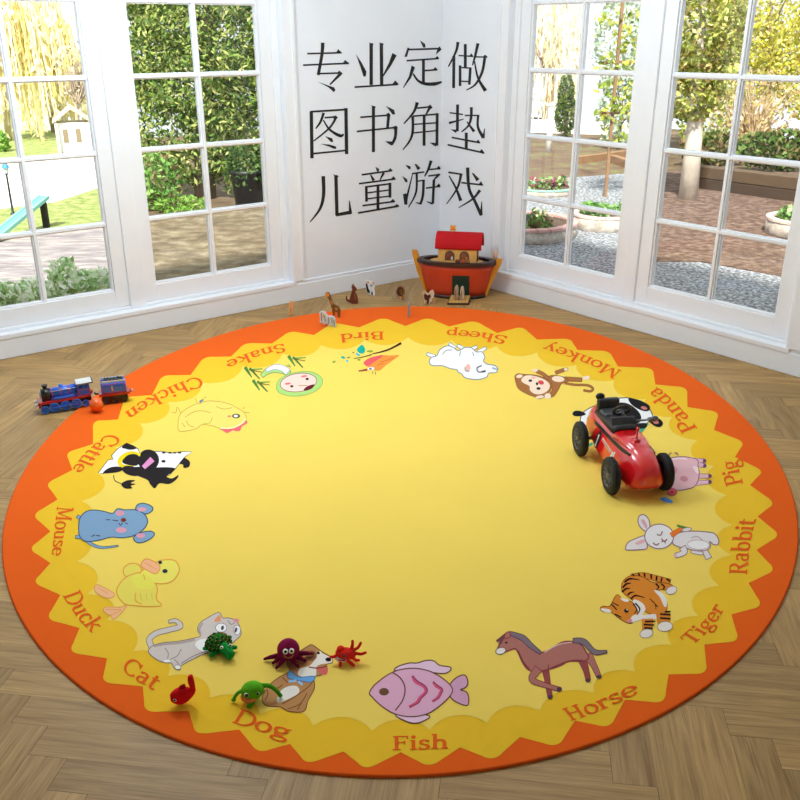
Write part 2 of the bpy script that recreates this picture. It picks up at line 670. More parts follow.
def wall_writing():
    K = .1375
    A, B, C, D, E, F = (290, 20), (389, 20), (295, 95), (390, 90), (295, 150), (389, 140)
    nm = 'wall_character'
    def G(side, o, label): return Glyph(side, o[0], o[1], K, nm, label)
    g = G('L', A, 'first black character of the top line of writing on the white wall')
    g.t(12, (125, 245), (375, 238)).p((335, 240), (350, 212), (378, 240)).t(12, (95, 328), (428, 315)).p((382, 316), (400, 290), (428, 315))
    g.t((26, 22, 22), (238, 165), (232, 250), (205, 400)).t(12, (205, 390), (375, 385)).p((345, 382), (358, 368), (382, 388), (360, 412)).t((22, 10), (368, 390), (290, 470))
    g.p((205, 450), (260, 470), (320, 490), (330, 510), (318, 525), (280, 490)).done()
    g = G('L', A, 'second black character of the top line, two uprights over a long base stroke')
    g.t(24, (590, 168), (590, 472)).p((575, 162), (608, 178), (590, 190)).t(24, (664, 168), (666, 472)).p((648, 162), (682, 178), (664, 190))
    g.p((480, 250), (520, 310), (555, 375), (550, 410), (535, 412), (515, 350)).p((745, 240), (775, 258), (735, 330), (680, 410), (675, 400), (720, 310))
    g.t(13, (470, 488), (785, 468)).p((740, 470), (765, 440), (792, 468)).done()
    g = G('L', B, 'third black character of the top line, with a roof stroke and a sweeping foot')
    g.p((225, 148), (262, 175), (265, 200), (248, 200)).t(13, (135, 215), (375, 208)).p((135, 200), (148, 205), (130, 268), (112, 268), (120, 245)).p((355, 205), (368, 192), (382, 215), (340, 252))
    g.t(12, (128, 296), (360, 280)).p((332, 282), (350, 262), (366, 280)).t(20, (250, 290), (250, 462)).t(12, (255, 368), (350, 362)).p((318, 364), (335, 342), (356, 362))
    g.p((165, 330), (188, 345), (160, 420), (105, 495), (102, 490), (145, 410)).t((10, 16, 22, 26, 12), (175, 390), (210, 440), (260, 463), (330, 465), (383, 450)).done()
    g = G('R', (390, 20), 'fourth black character of the top line, beside the right window')
    g.t((22, 16, 8), (495, 160), (480, 230), (425, 340)).t(20, (465, 262), (463, 495)).t(10, (500, 258), (605, 265)).p((576, 263), (592, 243), (608, 266)).t(20, (548, 175), (548, 348))
    g.t(18, (510, 330), (510, 480)).t(10, (510, 345), (590, 350)).t(18, (585, 345), (577, 470)).t(10, (512, 445), (580, 448))
    g.t((22, 16, 8), (640, 170), (620, 260), (600, 330)).t(10, (622, 268), (708, 270)).p((676, 268), (692, 252), (712, 270)).t((20, 18, 14, 6), (690, 275), (670, 380), (620, 470), (555, 510)).t((8, 14, 26), (615, 300), (640, 420), (695, 515)).done()
    g = G('L', C, 'first black character of the middle line, a closed square frame')
    g.t(24, (118, 120), (123, 460)).t(14, (110, 122), (375, 105)).t(24, (370, 95), (375, 430)).t(12, (125, 427), (375, 402))
    g.t((20, 16, 8), (208, 130), (185, 195), (150, 245)).t(12, (215, 165), (300, 158)).p((275, 160), (295, 148), (312, 165), (285, 182)).t((18, 14, 8), (300, 160), (250, 240), (135, 335)).t((8, 14, 24, 10), (205, 180), (250, 250), (325, 296), (354, 285))
    g.p((220, 300), (270, 315), (278, 340), (262, 342)).p((185, 355), (250, 360), (298, 375), (298, 392), (280, 390), (240, 372)).done()
    g = G('L', C, 'second black character of the middle line, with one dot at its upper right')
    g.t(12, (475, 162), (690, 146)).p((662, 140), (682, 128), (694, 148), (672, 165)).t(20, (682, 140), (672, 242)).t(12, (450, 265), (740, 235)).p((712, 232), (735, 222), (748, 240), (722, 258)).t((22, 20, 18), (734, 236), (728, 310), (703, 360)).p((655, 335), (720, 340), (705, 368), (690, 362))
    g.t(22, (570, 80), (570, 415)).p((555, 74), (588, 88), (570, 105)).p((662, 80), (720, 108), (728, 140), (710, 142)).done()
    g = G('L', (389, 90), 'third black character of the middle line, a barred upright body under a hooked top')
    g.t((24, 16, 8), (205, 90), (180, 160), (108, 245)).t(12, (205, 132), (305, 122)).p((280, 120), (300, 105), (316, 128), (290, 148)).t((20, 8), (298, 125), (262, 190)).t(12, (175, 190), (360, 175)).t((18, 18, 14, 6), (172, 190), (172, 300), (150, 370), (100, 435))
    g.t(20, (350, 168), (348, 405)).p((295, 382), (345, 385), (340, 412), (320, 400)).t(20, (255, 180), (255, 405)).t(10, (175, 250), (350, 238)).t(10, (175, 312), (350, 295)).done()
    g = G('R', D, 'fourth black character of the middle line, on two slanting base strokes')
    g.t(10, (435, 165), (530, 178)).t(20, (492, 105), (490, 300)).p((440, 285), (490, 290), (480, 312)).t((18, 6), (430, 240), (535, 212)).t((20, 18, 14, 8), (592, 125), (590, 200), (570, 260), (520, 305)).t(10, (545, 185), (650, 185))
    g.t((16, 16, 24), (642, 182), (640, 270), (680, 348)).t((18, 5), (680, 350), (688, 280)).t((8, 20), (560, 230), (612, 302)).t(12, (450, 345), (655, 384)).p((625, 379), (642, 360), (658, 386)).t(20, (555, 310), (555, 432)).t(13, (420, 398), (685, 458)).p((648, 451), (668, 430), (690, 462)).done()
    g = G('L', E, 'first black character of the bottom line, two curving legs')
    g.t((26, 24, 18, 6), (205, 190), (207, 330), (180, 430), (108, 525)).t(24, (297, 182), (305, 476)).t((22, 26), (298, 472), (410, 452)).t((24, 5), (403, 460), (395, 368)).p((278, 176), (318, 192), (297, 210)).done()
    g = G('L', E, 'second black character of the bottom line, stacked bars and a divided box')
    g.p((585, 122), (612, 138), (608, 160), (595, 155)).t(12, (485, 180), (705, 150)).p((674, 152), (692, 132), (712, 152)).t((8, 22), (550, 180), (572, 222)).t((18, 8), (645, 165), (618, 218)).t(12, (465, 245), (730, 210)).p((696, 214), (715, 190), (734, 212))
    g.t(18, (518, 262), (520, 375)).t(12, (518, 268), (695, 245)).t(20, (690, 238), (690, 346)).t(10, (520, 312), (690, 290)).t(10, (520, 355), (690, 335)).t(20, (603, 255), (603, 440)).t(12, (490, 405), (725, 374)).p((692, 376), (712, 355), (730, 376)).t(13, (458, 458), (755, 407)).p((720, 411), (740, 392), (758, 408)).done()
    g = G('L', (388.5, 140), 'third black character of the bottom line, three dots along its left edge')
    g.p((122, 180), (155, 190), (162, 205), (150, 214)).p((100, 262), (135, 285), (138, 308), (122, 305)).p((105, 395), (125, 388), (140, 405), (135, 470), (115, 470)).t((16, 6), (130, 430), (175, 245)).t((10, 26), (195, 175), (222, 212)).t(11, (170, 245), (260, 232))
    g.t((16, 14, 6), (205, 245), (200, 380), (145, 490)).t(10, (205, 300), (262, 292)).t((18, 18, 16), (255, 290), (250, 400), (232, 468)).t((6, 14), (200, 455), (238, 464)).t((22, 16, 8), (310, 150), (290, 210), (262, 265)).t(11, (285, 215), (380, 208)).p((345, 210), (365, 188), (382, 208))
    g.t(11, (290, 262), (375, 250)).t((18, 8), (368, 248), (328, 292)).t(18, (330, 290), (322, 462)).t((5, 16), (278, 448), (322, 464)).t(11, (272, 350), (380, 336)).p((345, 340), (365, 316), (383, 336)).done()
    g = G('R', (390, 140), 'fourth black character of the bottom line, ending in a hook above the ark')
    g.t(13, (425, 235), (525, 250)).t((20, 14, 6), (518, 247), (490, 350), (412, 465)).t((8, 14, 24), (430, 260), (480, 350), (515, 442)).t(12, (520, 310), (675, 327)).p((646, 323), (662, 300), (680, 330)).t((24, 20, 20, 24), (565, 200), (575, 350), (620, 450), (665, 548)).t((20, 5), (663, 545), (668, 448))
    g.t((22, 14, 6), (655, 365), (600, 430), (500, 492)).t((8, 26), (600, 240), (640, 292)).done()


wall_writing()
# ================================================================== THE RUG
RT = 0.007
RC = Vector((0.0606, 3.4124, 0))
AX_A, AX_B = Vector((-0.0741, -0.99725, 0)), Vector((-0.99725, 0.0741, 0))
SA, SBM = 1.895, 1.4527


def rug_ring(r_in, z, n=160):
    return [RC + AX_A * ((SA - r_in) * math.cos(2 * math.pi * i / n)) + AX_B * ((SBM - r_in) * math.sin(2 * math.pi * i / n)) + Vector((0, 0, z)) for i in range(n)]


C_OR, C_BAND, C_FIELD, C_WORD = '#F0641C', '#F5C530', '#FADA64', '#EF6420'
b = MB()
b.loft([rug_ring(0, 0), rug_ring(0, RT * 0.6), rug_ring(0.0015, RT * 0.85), rug_ring(0.004, RT)], prnt('#E05A18'), caps=False)
b.add(rug_ring(0.004, RT), [tuple(range(160))], prnt(C_OR))
RUG = b.build('rug', origin=RC)
tag(RUG, 'large oval yellow play rug with orange rim, animal pictures and English animal names', 'rug')

TIP = [(307, 764), (366, 769.6), (430, 767), (494, 760.6), (558, 747), (610, 727.6), (664, 703), (707, 673.5), (739, 641), (762.4, 606), (775.5, 570), (780, 535), (775, 503), (763.4, 471), (744.4, 442), (719, 412), (687, 387.5), (652.5, 368), (609, 351), (570, 338.6), (522, 326.6), (474.5, 320.5), (428, 317.5), (383, 317.5), (333, 322.5), (290, 331), (245, 343), (204, 357), (162, 375.4), (125, 397), (93, 421), (66, 452.7), (46, 483.5), (32.5, 515), (29, 549), (33, 582.6), (46.4, 619), (69.4, 652.4), (102.2, 682.5), (145, 712), (196, 734.4), (258, 752.6)]
VAL = [(343.6, 751.6), (400.6, 752.4), (460, 747.4), (520, 737), (575, 720.6), (625, 699.6), (668.6, 674.4), (704.4, 644.6), (731.4, 614.4), (748.6, 583), (756.5, 550), (757.6, 516.4), (750, 485), (735, 457), (714, 430), (687.5, 407), (655.5, 384.5), (618, 366.5), (577.5, 350), (537, 339.5), (497, 333), (449, 326.5), (405.5, 326), (359, 327.4), (314, 335), (272, 343.5), (231, 356.5), (190.5, 375), (152, 395), (118, 419.5), (93, 444), (72.4, 470), (57.6, 499.4), (50.4, 531.4), (50.4, 563), (60.3, 595), (79.6, 628), (107, 658.4), (142.8, 686.4), (188.6, 711), (239.4, 729.6), (290, 744)]
CUSP = [(313, 725.6), (372, 731), (430, 730), (487.4, 723), (540, 711), (593.6, 693), (635, 671.6), (671.4, 645), (698, 616), (719, 585.6), (731, 555), (732, 525), (727, 495), (714, 466), (697, 440), (672, 417), (646, 399), (614, 380.5), (576, 365), (537, 352.5), (497, 346), (452, 340), (408, 337), (365, 339.5), (321, 345), (282.5, 353.5), (242, 366.5), (201, 382.5), (168, 402), (140, 423.5), (115, 447), (97.5, 473), (81.5, 501), (76, 531), (77, 561.5), (87.5, 594), (107, 620), (133.6, 651), (168, 676), (210, 698), (260, 714)]
HO = [380.9967198596883, 110.80110291237685, 404.6809518420813, 15.786356524666445, -155.81537822617295, 509.3180385048748, -0.014837389688506689, 0.15036492551280928]
HM = Matrix(((HO[0], HO[1], HO[2]), (HO[3], HO[4], HO[5]), (HO[6], HO[7], 1)))
HI = HM.inverted()


def to_ring(p, r):
    "photograph point -> same bearing on the rug's ring of relative radius r"
    u = HI @ Vector((p[0], p[1], 1))
    u = Vector((u.x / u.z, u.y / u.z))
    u = u * 0.955 if r is None else u.normalized() * r
    v = HM @ Vector((u.x, u.y, 1))
    return Vector((v.x / v.z, v.y / v.z))


def add_flat(b, pts, z, material):
    P = [fl(p[0], p[1], z) for p in pts]
    # drop coincident neighbours
    Q = [P[0]]
    for p in P[1:]:
        if (p - Q[-1]).length > 1e-5:
            Q.append(p)
    if (Q[0] - Q[-1]).length < 1e-5:
        Q.pop()
    tris = tessellate_polygon([Q])
    fs = []
    for t in tris:
        nrm = (Q[t[1]] - Q[t[0]]).cross(Q[t[2]] - Q[t[0]])
        fs.append(tuple(t) if nrm.z > 0 else tuple(t[::-1]))
    b.add(Q, fs, material)


# scalloped band
pts = []
n = len(TIP)
for i in range(n):
    v0, t, v1 = Vector(VAL[i - 1]), Vector(TIP[i]), Vector(VAL[i])
    a, c = v0.lerp(t, 0.62), v1.lerp(t, 0.62)
    ctrl = t + (t - (v0 + v1) / 2) * 0.12
    pts.append(v0)
    for k in range(9):
        s = k / 8
        pts.append(a.lerp(ctrl, s).lerp(ctrl.lerp(c, s), s))
b = MB()
add_flat(b, pts, RT + 0.0006, prnt(C_BAND))
o = b.build('scalloped_band', RUG, RC, fix=False)
o['label'] = 'darker yellow wavy band'
# lighter field in the middle, edged by arcs
cus = [Vector(p) for p in CUSP]
pts = []
n = len(cus)
for i in range(n):
    c0, c1 = cus[i], cus[(i + 1) % n]
    mid = to_ring((c0 + c1) / 2, None)
    for k in range(8):
        f = k / 8
        pts.append(c0.lerp(c1, f) + (mid - (c0 + c1) / 2) * math.sin(math.pi * f) ** 0.75)
b = MB()
add_flat(b, pts, RT + 0.0012, prnt(C_FIELD))
o = b.build('centre_field', RUG, RC, fix=False)
o['label'] = 'plain light yellow middle'


class Art:
    def __init__(s, name, ox, oy, k, label):
        s.name, s.ox, s.oy, s.k, s.label = name, ox, oy, k, label
        s.b = MB()
        s.z = RT + 0.0017

    def px(s, p):
        return (s.ox + p[0] * s.k, s.oy + p[1] * s.k)

    def _flat(s, pts, col):
        add_flat(s.b, [s.px(p) for p in pts], s.z, prnt(col))
        s.z += 0.00004

    def poly(s, col, *pts, line=None, w=8, sm=True):
        q = smooth_pts([Vector(p) for p in pts], True, 4) if sm else [Vector(p) for p in pts]
        if line:
            s.ring(line, q, w)
        s._flat(q, col)
        return s

    def ring(s, col, q, w):
        n = len(q)
        outp, inn = [], []
        area = sum(q[i].x * q[(i + 1) % n].y - q[(i + 1) % n].x * q[i].y for i in range(n))
        sg = 1 if area > 0 else -1
        for i in range(n):
            t = (q[(i + 1) % n] - q[i - 1])
            t = t.normalized() if t.length > 1e-9 else Vector((1, 0))
            nn = Vector((t.y, -t.x)) * sg
            outp.append(q[i] + nn * w * 0.7)
            inn.append(q[i] - nn * w * 0.3)
        z = s.z + 0.00002
        vs = [fl(*s.px(p), z) for p in outp] + [fl(*s.px(p), z) for p in inn]
        s.b.add(vs, [(i, (i + 1) % n, n + (i + 1) % n, n + i) for i in range(n)], prnt(col))

    def ell(s, col, cx, cy, rx, ry, rot=0, line=None, w=8):
        c, sn = math.cos(R(rot)), math.sin(R(rot))
        q = [Vector((cx + rx * math.cos(a) * c - ry * math.sin(a) * sn, cy + rx * math.cos(a) * sn + ry * math.sin(a) * c)) for a in [2 * math.pi * i / 28 for i in range(28)]]
        if line:
            s.ring(line, q, w)
        s._flat(q, col)
        return s

    def ln(s, col, w, *pts, line=None, lw=6):
        q = [Vector(p) for p in pts]
        if len(q) > 2:
            q = smooth_pts(q, False, 5)
        if line:
            ww = tuple(v + 2 * lw for v in w) if hasattr(w, '__len__') else w + 2 * lw
            d = (q[0] - q[1]).normalized() * lw
            e = (q[-1] - q[-2]).normalized() * lw
            L, Rr = ribbon([q[0] + d] + q + [q[-1] + e], ww)
            s._flat(L + Rr[::-1], line)
        L, Rr = ribbon(q, w)
        s._flat(L + Rr[::-1], col)
        return s

    def done(s):
        o = s.b.build(s.name, RUG, RC, fix=False)
        o['label'] = s.label
        return o


def rug_pictures():
    # fish
    a = Art('printed_fish', 360, 640, .15, 'pink fish picture')
    BR = '#6E4634'
    a.poly('#F0CBE2', (230, 200), (260, 175), (330, 155), (380, 155), (440, 138), (490, 140), (530, 170), (600, 182), (598, 205), (560, 222), (480, 215), (400, 200), (300, 200), line=BR)
    a.poly('#F0CBE2', (235, 500), (320, 545), (380, 552), (430, 535), (465, 512), (430, 500), (350, 505), line=BR)
    a.poly('#DDA6C6', (595, 310), (640, 255), (698, 235), (718, 285), (702, 315), (668, 332), (705, 345), (722, 380), (714, 435), (640, 410), (600, 370), line=BR)
    a.poly('#E8B2CE', (65, 350), (110, 290), (220, 215), (340, 190), (450, 205), (540, 250), (608, 312), (606, 362), (540, 430), (450, 490), (340, 510), (230, 490), (140, 435), (82, 378), line=BR)
    a.ln(BR, 9, (220, 218), (270, 255), (300, 320), (285, 400), (235, 470))
    a.ell('#775038', 160, 345, 33, 25)
    for w, c, q in ((20, '#DE5A84', ((350, 240), (372, 280), (425, 310), (438, 345), (400, 385), (380, 415), (328, 447))), (8, '#A03A5A', ((350, 237), (382, 272), (434, 306), (448, 345), (408, 390), (388, 420), (330, 450))), (18, '#DE5A84', ((488, 280), (508, 308), (540, 330), (530, 362), (515, 385), (482, 410))), (8, '#9A4A5A', ((488, 277), (514, 300), (550, 328), (538, 366), (522, 390), (484, 412)))):
        a.ln(c, w, *q)
    a.done()
    # horse
    a = Art('printed_horse', 485, 605, .175, 'brown galloping foal picture')
    D, B, GY = '#8E4248', '#B5746A', '#85727E'
    a.ln('#A04E4C', (38, 26, 22), (345, 365), (358, 440), (372, 525), line=D, lw=4)
    a.ln('#A04E4C', (50, 28, 22), (555, 310), (578, 375), (590, 428), line=D, lw=4)
    a.ln(B, (56, 30, 22), (585, 285), (622, 345), (650, 408), line=D, lw=4)
    a.poly(B, (75, 245), (95, 215), (120, 170), (150, 158), (190, 180), (240, 220), (300, 265), (330, 272), (380, 250), (440, 215), (500, 210), (545, 225), (575, 265), (590, 300), (560, 320), (480, 320), (430, 345), (370, 365), (300, 378), (250, 370), (215, 325), (190, 270), (170, 248), (120, 265), (85, 280), line=D, w=8)
    a.ln(B, (46, 30, 22, 18), (305, 365), (268, 425), (350, 460), (428, 482), line=D, lw=5)
    a.ln('#E2B8B0', 7, (340, 270), (420, 226), (495, 213))
    a.ln(D, 9, (190, 262), (218, 325), (255, 368)).ln(D, 7, (372, 362), (480, 320), (560, 316)).ln(D, 6, (362, 340), (362, 372))
    a.ell('#EFE6E2', 90, 262, 28, 18, -15, line='#7A6060', w=5)
    a.ln(GY, (14, 30, 26, 10), (140, 160), (215, 188), (262, 232), (318, 275), line='#5E4652', lw=4)
    a.ln('#7C4650', (26, 14), (130, 165), (66, 208)).ln('#7C4650', (20, 10), (110, 175), (80, 225))
    a.poly(B, (112, 190), (120, 162), (138, 155), (142, 182), line=D, w=6)
    a.ln(GY, (22, 30, 26, 6), (505, 203), (565, 210), (625, 268), (695, 266), line='#5E4652', lw=4)
    for p in ((425, 480), (372, 525), (588, 430), (652, 410)):
        a.ell('#5A4050', p[0], p[1], 15, 11)
    a.ell('#40282C', 122, 215, 8, 6)
    a.done()
    # tiger
    a = Art('printed_tiger', 590, 560, .125, 'orange striped tiger cub picture')
    O, K, Wt = '#E28A30', '#2A1A12', '#F0E6DE'
    a.ln(O, (30, 40, 44, 40), (330, 132), (420, 122), (520, 145), (640, 175), line='#8A4A1A', lw=4)
    a.poly(O, (255, 240), (258, 185), (290, 145), (350, 122), (430, 140), (500, 180), (600, 185), (660, 205), (640, 238), (560, 238), (560, 260), (600, 300), (615, 350), (612, 400), (580, 450), (530, 445), (440, 410), (340, 320), (280, 275), line='#8A4A1A', w=6)
    a.poly(Wt, (512, 242), (565, 255), (612, 310), (612, 372), (590, 365), (560, 300))
    a.ell(Wt, 652, 242, 44, 30, -20, line='#A08070', w=5)
    a.poly(Wt, (345, 320), (420, 345), (445, 395), (420, 440), (520, 432), (530, 470), (410, 478), (340, 500), (340, 440))
    a.ln(O, (95, 88, 82), (460, 470), (460, 520), (456, 570))
    a.ln(O, (115, 108, 100), (585, 430), (590, 480), (594, 520))
    a.ell(Wt, 452, 588, 52, 34, -10, line='#A08070', w=5).ell(Wt, 600, 532, 60, 38, -5, line='#A08070', w=5)
    a.poly(O, (82, 385), (110, 370), (160, 368), (200, 295), (225, 280), (250, 305), (310, 325), (345, 345), (375, 395), (378, 450), (340, 500), (300, 502), (240, 470), (190, 432), (160, 412), (105, 412), line='#8A4A1A', w=6)
    a.poly(Wt, (88, 388), (155, 395), (165, 418), (110, 413)).poly(Wt, (248, 302), (312, 322), (292, 335), (255, 322))
    a.poly(Wt, (320, 480), (350, 440), (400, 440), (400, 470), (345, 500))
    for w, q in ((15, ((256, 258), (285, 232), (322, 226))), (15, ((260, 222), (290, 192), (330, 184))), (15, ((275, 178), (320, 150), (400, 160))), (13, ((300, 282), (322, 262), (355, 255))), (13, ((328, 312), (362, 284), (440, 300))), (10, ((345, 350), (375, 395), (350, 430))), (12, ((362, 345), (398, 392), (375, 440))), (13, ((525, 190), (550, 215), (530, 240))), (13, ((570, 190), (595, 215), (580, 238))), (6, ((478, 310), (520, 350), (528, 395))), (6, ((500, 330), (545, 375)))):
        a.ln(K, (w, w, 4), *q) if len(q) > 2 else a.ln(K, w, *q)
    for q in (((440, 492), (522, 490)), ((430, 516), (515, 520)), ((435, 542), (502, 546)), ((600, 415), (644, 412)), ((560, 432), (645, 438)), ((560, 462), (645, 470)), ((340, 108), (352, 130)), ((385, 102), (398, 128)), ((432, 104), (440, 134)), ((490, 112), (490, 150)), ((535, 128), (530, 165)), ((575, 140), (568, 178)), ((612, 150), (642, 172))):
        a.ln(K, (14, 12), *q)
    a.ln(K, 9, (170, 350), (190, 372), (215, 398)).ln(K, 9, (200, 432), (250, 458)).ln(K, 7, (180, 340), (230, 365))
    a.ell(K, 290, 405, 18, 15, 20).ell('#FFFFFF', 296, 398, 6, 5).ell('#E08A90', 315, 486, 22, 14, -20)
    a.done()
    # rabbit
    a = Art('printed_rabbit', 620, 500, .1375, 'white rabbit picture with a carrot')
    L, G = '#9A7480', '#E6DEDE'
    a.ln(G, 20, (520, 372), (570, 385), (625, 385), line=L, lw=5).ln(G, (30, 40), (615, 365), (645, 422), line=L, lw=6)
    a.poly(G, (385, 280), (430, 240), (520, 228), (640, 235), (690, 248), (716, 290), (710, 322), (680, 322), (650, 300), (655, 340), (620, 365), (540, 365), (480, 348), (430, 340), (388, 318), line=L)
    a.ell('#F4F0F0', 570, 325, 78, 33, 3, line='#C8A8A8', w=5)
    a.ln(G, (44, 34, 26), (455, 345), (468, 380), (405, 405), line=L, lw=6).ell('#E6B0B8', 402, 402, 14, 12)
    a.poly(G, (133, 160), (140, 120), (170, 107), (200, 130), (215, 170), (212, 215), (185, 225), (152, 200), line=L).poly('#DCA8AC', (155, 150), (172, 142), (198, 185), (188, 208))
    a.poly(G, (42, 350), (60, 310), (120, 280), (178, 262), (190, 300), (195, 350), (140, 360), (55, 362), line=L).poly('#E4B0B4', (112, 312), (165, 285), (182, 305), (130, 325))
    a.ell('#EAE4E4', 285, 265, 104, 88, 0, line=L, w=8)
    a.ln('#EC7A2C', (36, 22), (372, 255), (450, 208), line='#B05018', lw=3).ln('#4E8A3A', 16, (415, 185), (450, 195), (492, 205)).ell(G, 485, 215, 34, 13, -10, line=L, w=5)
    for q in (((268, 250), (295, 256), (308, 228)), ((300, 280), (322, 300), (342, 285)), ((300, 305), (322, 298), (330, 315)), ((240, 310), (262, 328), (285, 315))):
        a.ln('#7A4048', 8, *q)
    a.ln('#B09098', 5, (520, 275), (560, 265), (600, 290))
    a.done()
    # pig
    a = Art('printed_pig', 650, 440, .1, 'pink pig picture under the red toy car')
    L, P = '#8A5A78', '#E9BAC2'
    for q in (((440, 205), (545, 208)), ((450, 235), (550, 258)), ((480, 360), (600, 360)), ((450, 430), (600, 418))):
        a.ln(P, (50, 28), *q, line=L, lw=5)
    for x, y in ((545, 208), (548, 258), (600, 360), (600, 418)):
        a.ell('#7A4A70', x, y, 18, 17)
    a.poly(P, (170, 200), (220, 178), (330, 168), (440, 185), (480, 210), (478, 260), (490, 320), (480, 400), (440, 465), (360, 492), (270, 502), (200, 480), (120, 400), (110, 280), line=L)
    a.poly('#F4DCE0', (430, 262), (478, 275), (486, 335), (455, 320))
    a.ell('#D8929C', 340, 388, 40, 28, 10).ell('#D8929C', 250, 300, 22, 34).ln('#F6E2E6', 14, (220, 190), (300, 185), (370, 190))
    a.ell('#DC6068', 220, 520, 50, 36, 0, line='#A04050', w=5).ell('#C04050', 220, 520, 18, 14)
    a.poly('#5A96DA', (105, 585), (150, 570), (222, 608), (215, 632), (125, 612))
    a.ln('#A08860', 14, (190, 160), (200, 135), (215, 130)).ln('#A08860', 16, (245, 135), (265, 130), (280, 150))
    a.done()
    # panda
    a = Art('printed_panda', 560, 380, .1625, 'black and white panda picture behind the red toy car')
    K = '#1E1C20'
    for q in (((540, 265), (480, 345)), ((200, 385), (180, 405)), ((500, 300), (470, 350))):
        a.ln('#48A888', 16, *q)
    a.poly('#F2F2F2', (125, 255), (140, 205), (190, 170), (260, 140), (330, 118), (430, 112), (520, 150), (562, 200), (560, 245), (490, 285), (350, 330), (200, 310), (135, 285), line='#50505A', w=6)
    a.poly(K, (76, 208), (92, 190), (130, 192), (160, 210), (130, 222), (92, 222))
    a.poly(K, (290, 150), (400, 140), (470, 180), (500, 230), (470, 270), (330, 260), (250, 190))
    a.poly(K, (420, 120), (440, 112), (500, 128), (550, 158), (548, 188), (510, 190), (450, 160)).ell('#D07870', 517, 172, 20, 10, 15)
    a.poly(K, (535, 240), (570, 226), (612, 238), (634, 265), (618, 288), (580, 282)).ell('#D07870', 590, 260, 18, 10, 10)
    a.poly(K, (470, 270), (530, 265), (530, 292), (480, 300))
    a.done()
    # monkey
    a = Art('printed_monkey', 505, 340, .125, 'brown monkey picture')
    B, Cr, D = '#AC6E3E', '#FADFC6', '#7E4A2A'
    a.ln(B, 14, (480, 345), (560, 358), (660, 362), (703, 388), (685, 410), (630, 402), line=D, lw=3)
    a.ln(B, 26, (405, 262), (470, 240), line=D, lw=3).ell(Cr, 487, 235, 17, 12, line=D, w=3)
    a.ln(B, (40, 24), (480, 312), (615, 318), line=D, lw=3).ell(Cr, 650, 302, 30, 15, -8)
    a.poly(B, (345, 295), (400, 283), (480, 300), (505, 330), (450, 352), (425, 400), (385, 452), (350, 445), (380, 390), (350, 350), line=D, w=4)
    a.ell(Cr, 425, 312, 50, 24, 5)
    a.ln(B, 26, (345, 305), (300, 270), (255, 250), line=D, lw=3).ell(Cr, 240, 242, 24, 12)
    a.poly(B, (80, 290), (105, 270), (150, 275), (250, 282), (330, 310), (372, 350), (365, 400), (320, 450), (275, 470), (240, 455), (180, 432), (110, 390), (88, 340), line=D, w=4)
    a.ell(Cr, 115, 290, 26, 14, -10).ell(Cr, 278, 456, 34, 12, -8)
    a.poly(Cr, (130, 320), (160, 287), (220, 285), (300, 310), (355, 350), (350, 395), (300, 430), (240, 432), (200, 402), (195, 368), (150, 345))
    a.ell('#403030', 203, 325, 15, 10).ell('#302020', 268, 388, 16, 11).ell('#302020', 256, 350, 10, 12).ell('#E05050', 288, 340, 24, 17, 15).ell('#F2B8A8', 225, 302, 18, 9)
    a.ell(Cr, 342, 448, 26, 22)
    a.done()
    # sheep
    a = Art('printed_sheep', 420, 320, .1125, 'white woolly sheep picture')
    L, Wt = '#7E8C9C', '#FAFAFA'
    for q in (((310, 250), (262, 210)), ((385, 255), (335, 225)), ((450, 262), (505, 238)), ((520, 285), (585, 248))):
        a.ln(Wt, (30, 18), *q, line=L, lw=5)
    a.ln(Wt, (20, 30), (62, 302), (130, 325), line=L, lw=5)
    a.poly(Wt, (85, 370), (100, 335), (150, 318), (180, 262), (240, 232), (290, 242), (340, 275), (400, 245), (460, 250), (500, 285), (550, 285), (575, 330), (562, 365), (600, 395), (660, 405), (690, 432), (672, 465), (612, 470), (592, 505), (530, 525), (470, 525), (400, 510), (370, 475), (340, 462), (330, 440), (270, 430), (200, 405), (130, 405), (95, 395), line=L, w=8)
    a.ell('#F3BCA6', 424, 428, 24, 36, 10).ln(L, 8, (400, 420), (405, 450), (440, 455))
    a.ln('#4A4A55', 11, (550, 405), (508, 425), (520, 462), (582, 458)).ln('#4A4A55', 14, (545, 460), (585, 452)).ln('#A6B4C4', 16, (640, 425), (688, 440))
    for q in (((360, 275), (352, 320)), ((468, 285), (478, 322)), ((200, 305), (235, 270), (285, 268))):
        a.ln('#8895A2', 7, *q)
    a.done()
    # bird
    a = Art('printed_twig', 330, 330, .1, 'brown twig with teal leaves above the bird')
    a.ln('#50281C', (24, 18, 14, 10), (712, 130), (600, 190), (500, 222), (425, 237)).ln('#5A4A20', (12, 8), (420, 245), (320, 272), (240, 285))
    a.poly('#12B2A2', (322, 148), (352, 190), (342, 228), (302, 234), (270, 200), (290, 168))
    a.ell('#12B2A2', 130, 275, 22, 13, 20).ell('#3AC0D0', 280, 245, 24, 11, 30).ell('#3AC0D0', 170, 310, 15, 10)
    a.ell('#8AA83A', 400, 212, 34, 9).ell('#7A9A30', 290, 298, 16, 8).ell('#8AAA3A', 40, 318, 17, 10, -20).ell('#7A7A30', 185, 275, 20, 6, -15).ell('#6A5020', 232, 225, 8, 6)
    a.done()
    a = Art('printed_bird', 330, 330, .1, 'orange bird picture')
    a.z += .0006
    a.poly('#F3963F', (340, 322), (400, 275), (520, 252), (600, 255), (692, 252), (640, 292), (560, 350), (500, 402), (440, 395), (360, 357))
    a.poly('#EC5E62', (338, 320), (400, 280), (515, 250), (520, 268), (440, 320), (385, 360), (350, 348)).ln('#E07030', 7, (500, 320), (560, 305), (640, 280)).ln('#E07030', 7, (470, 350), (540, 330))
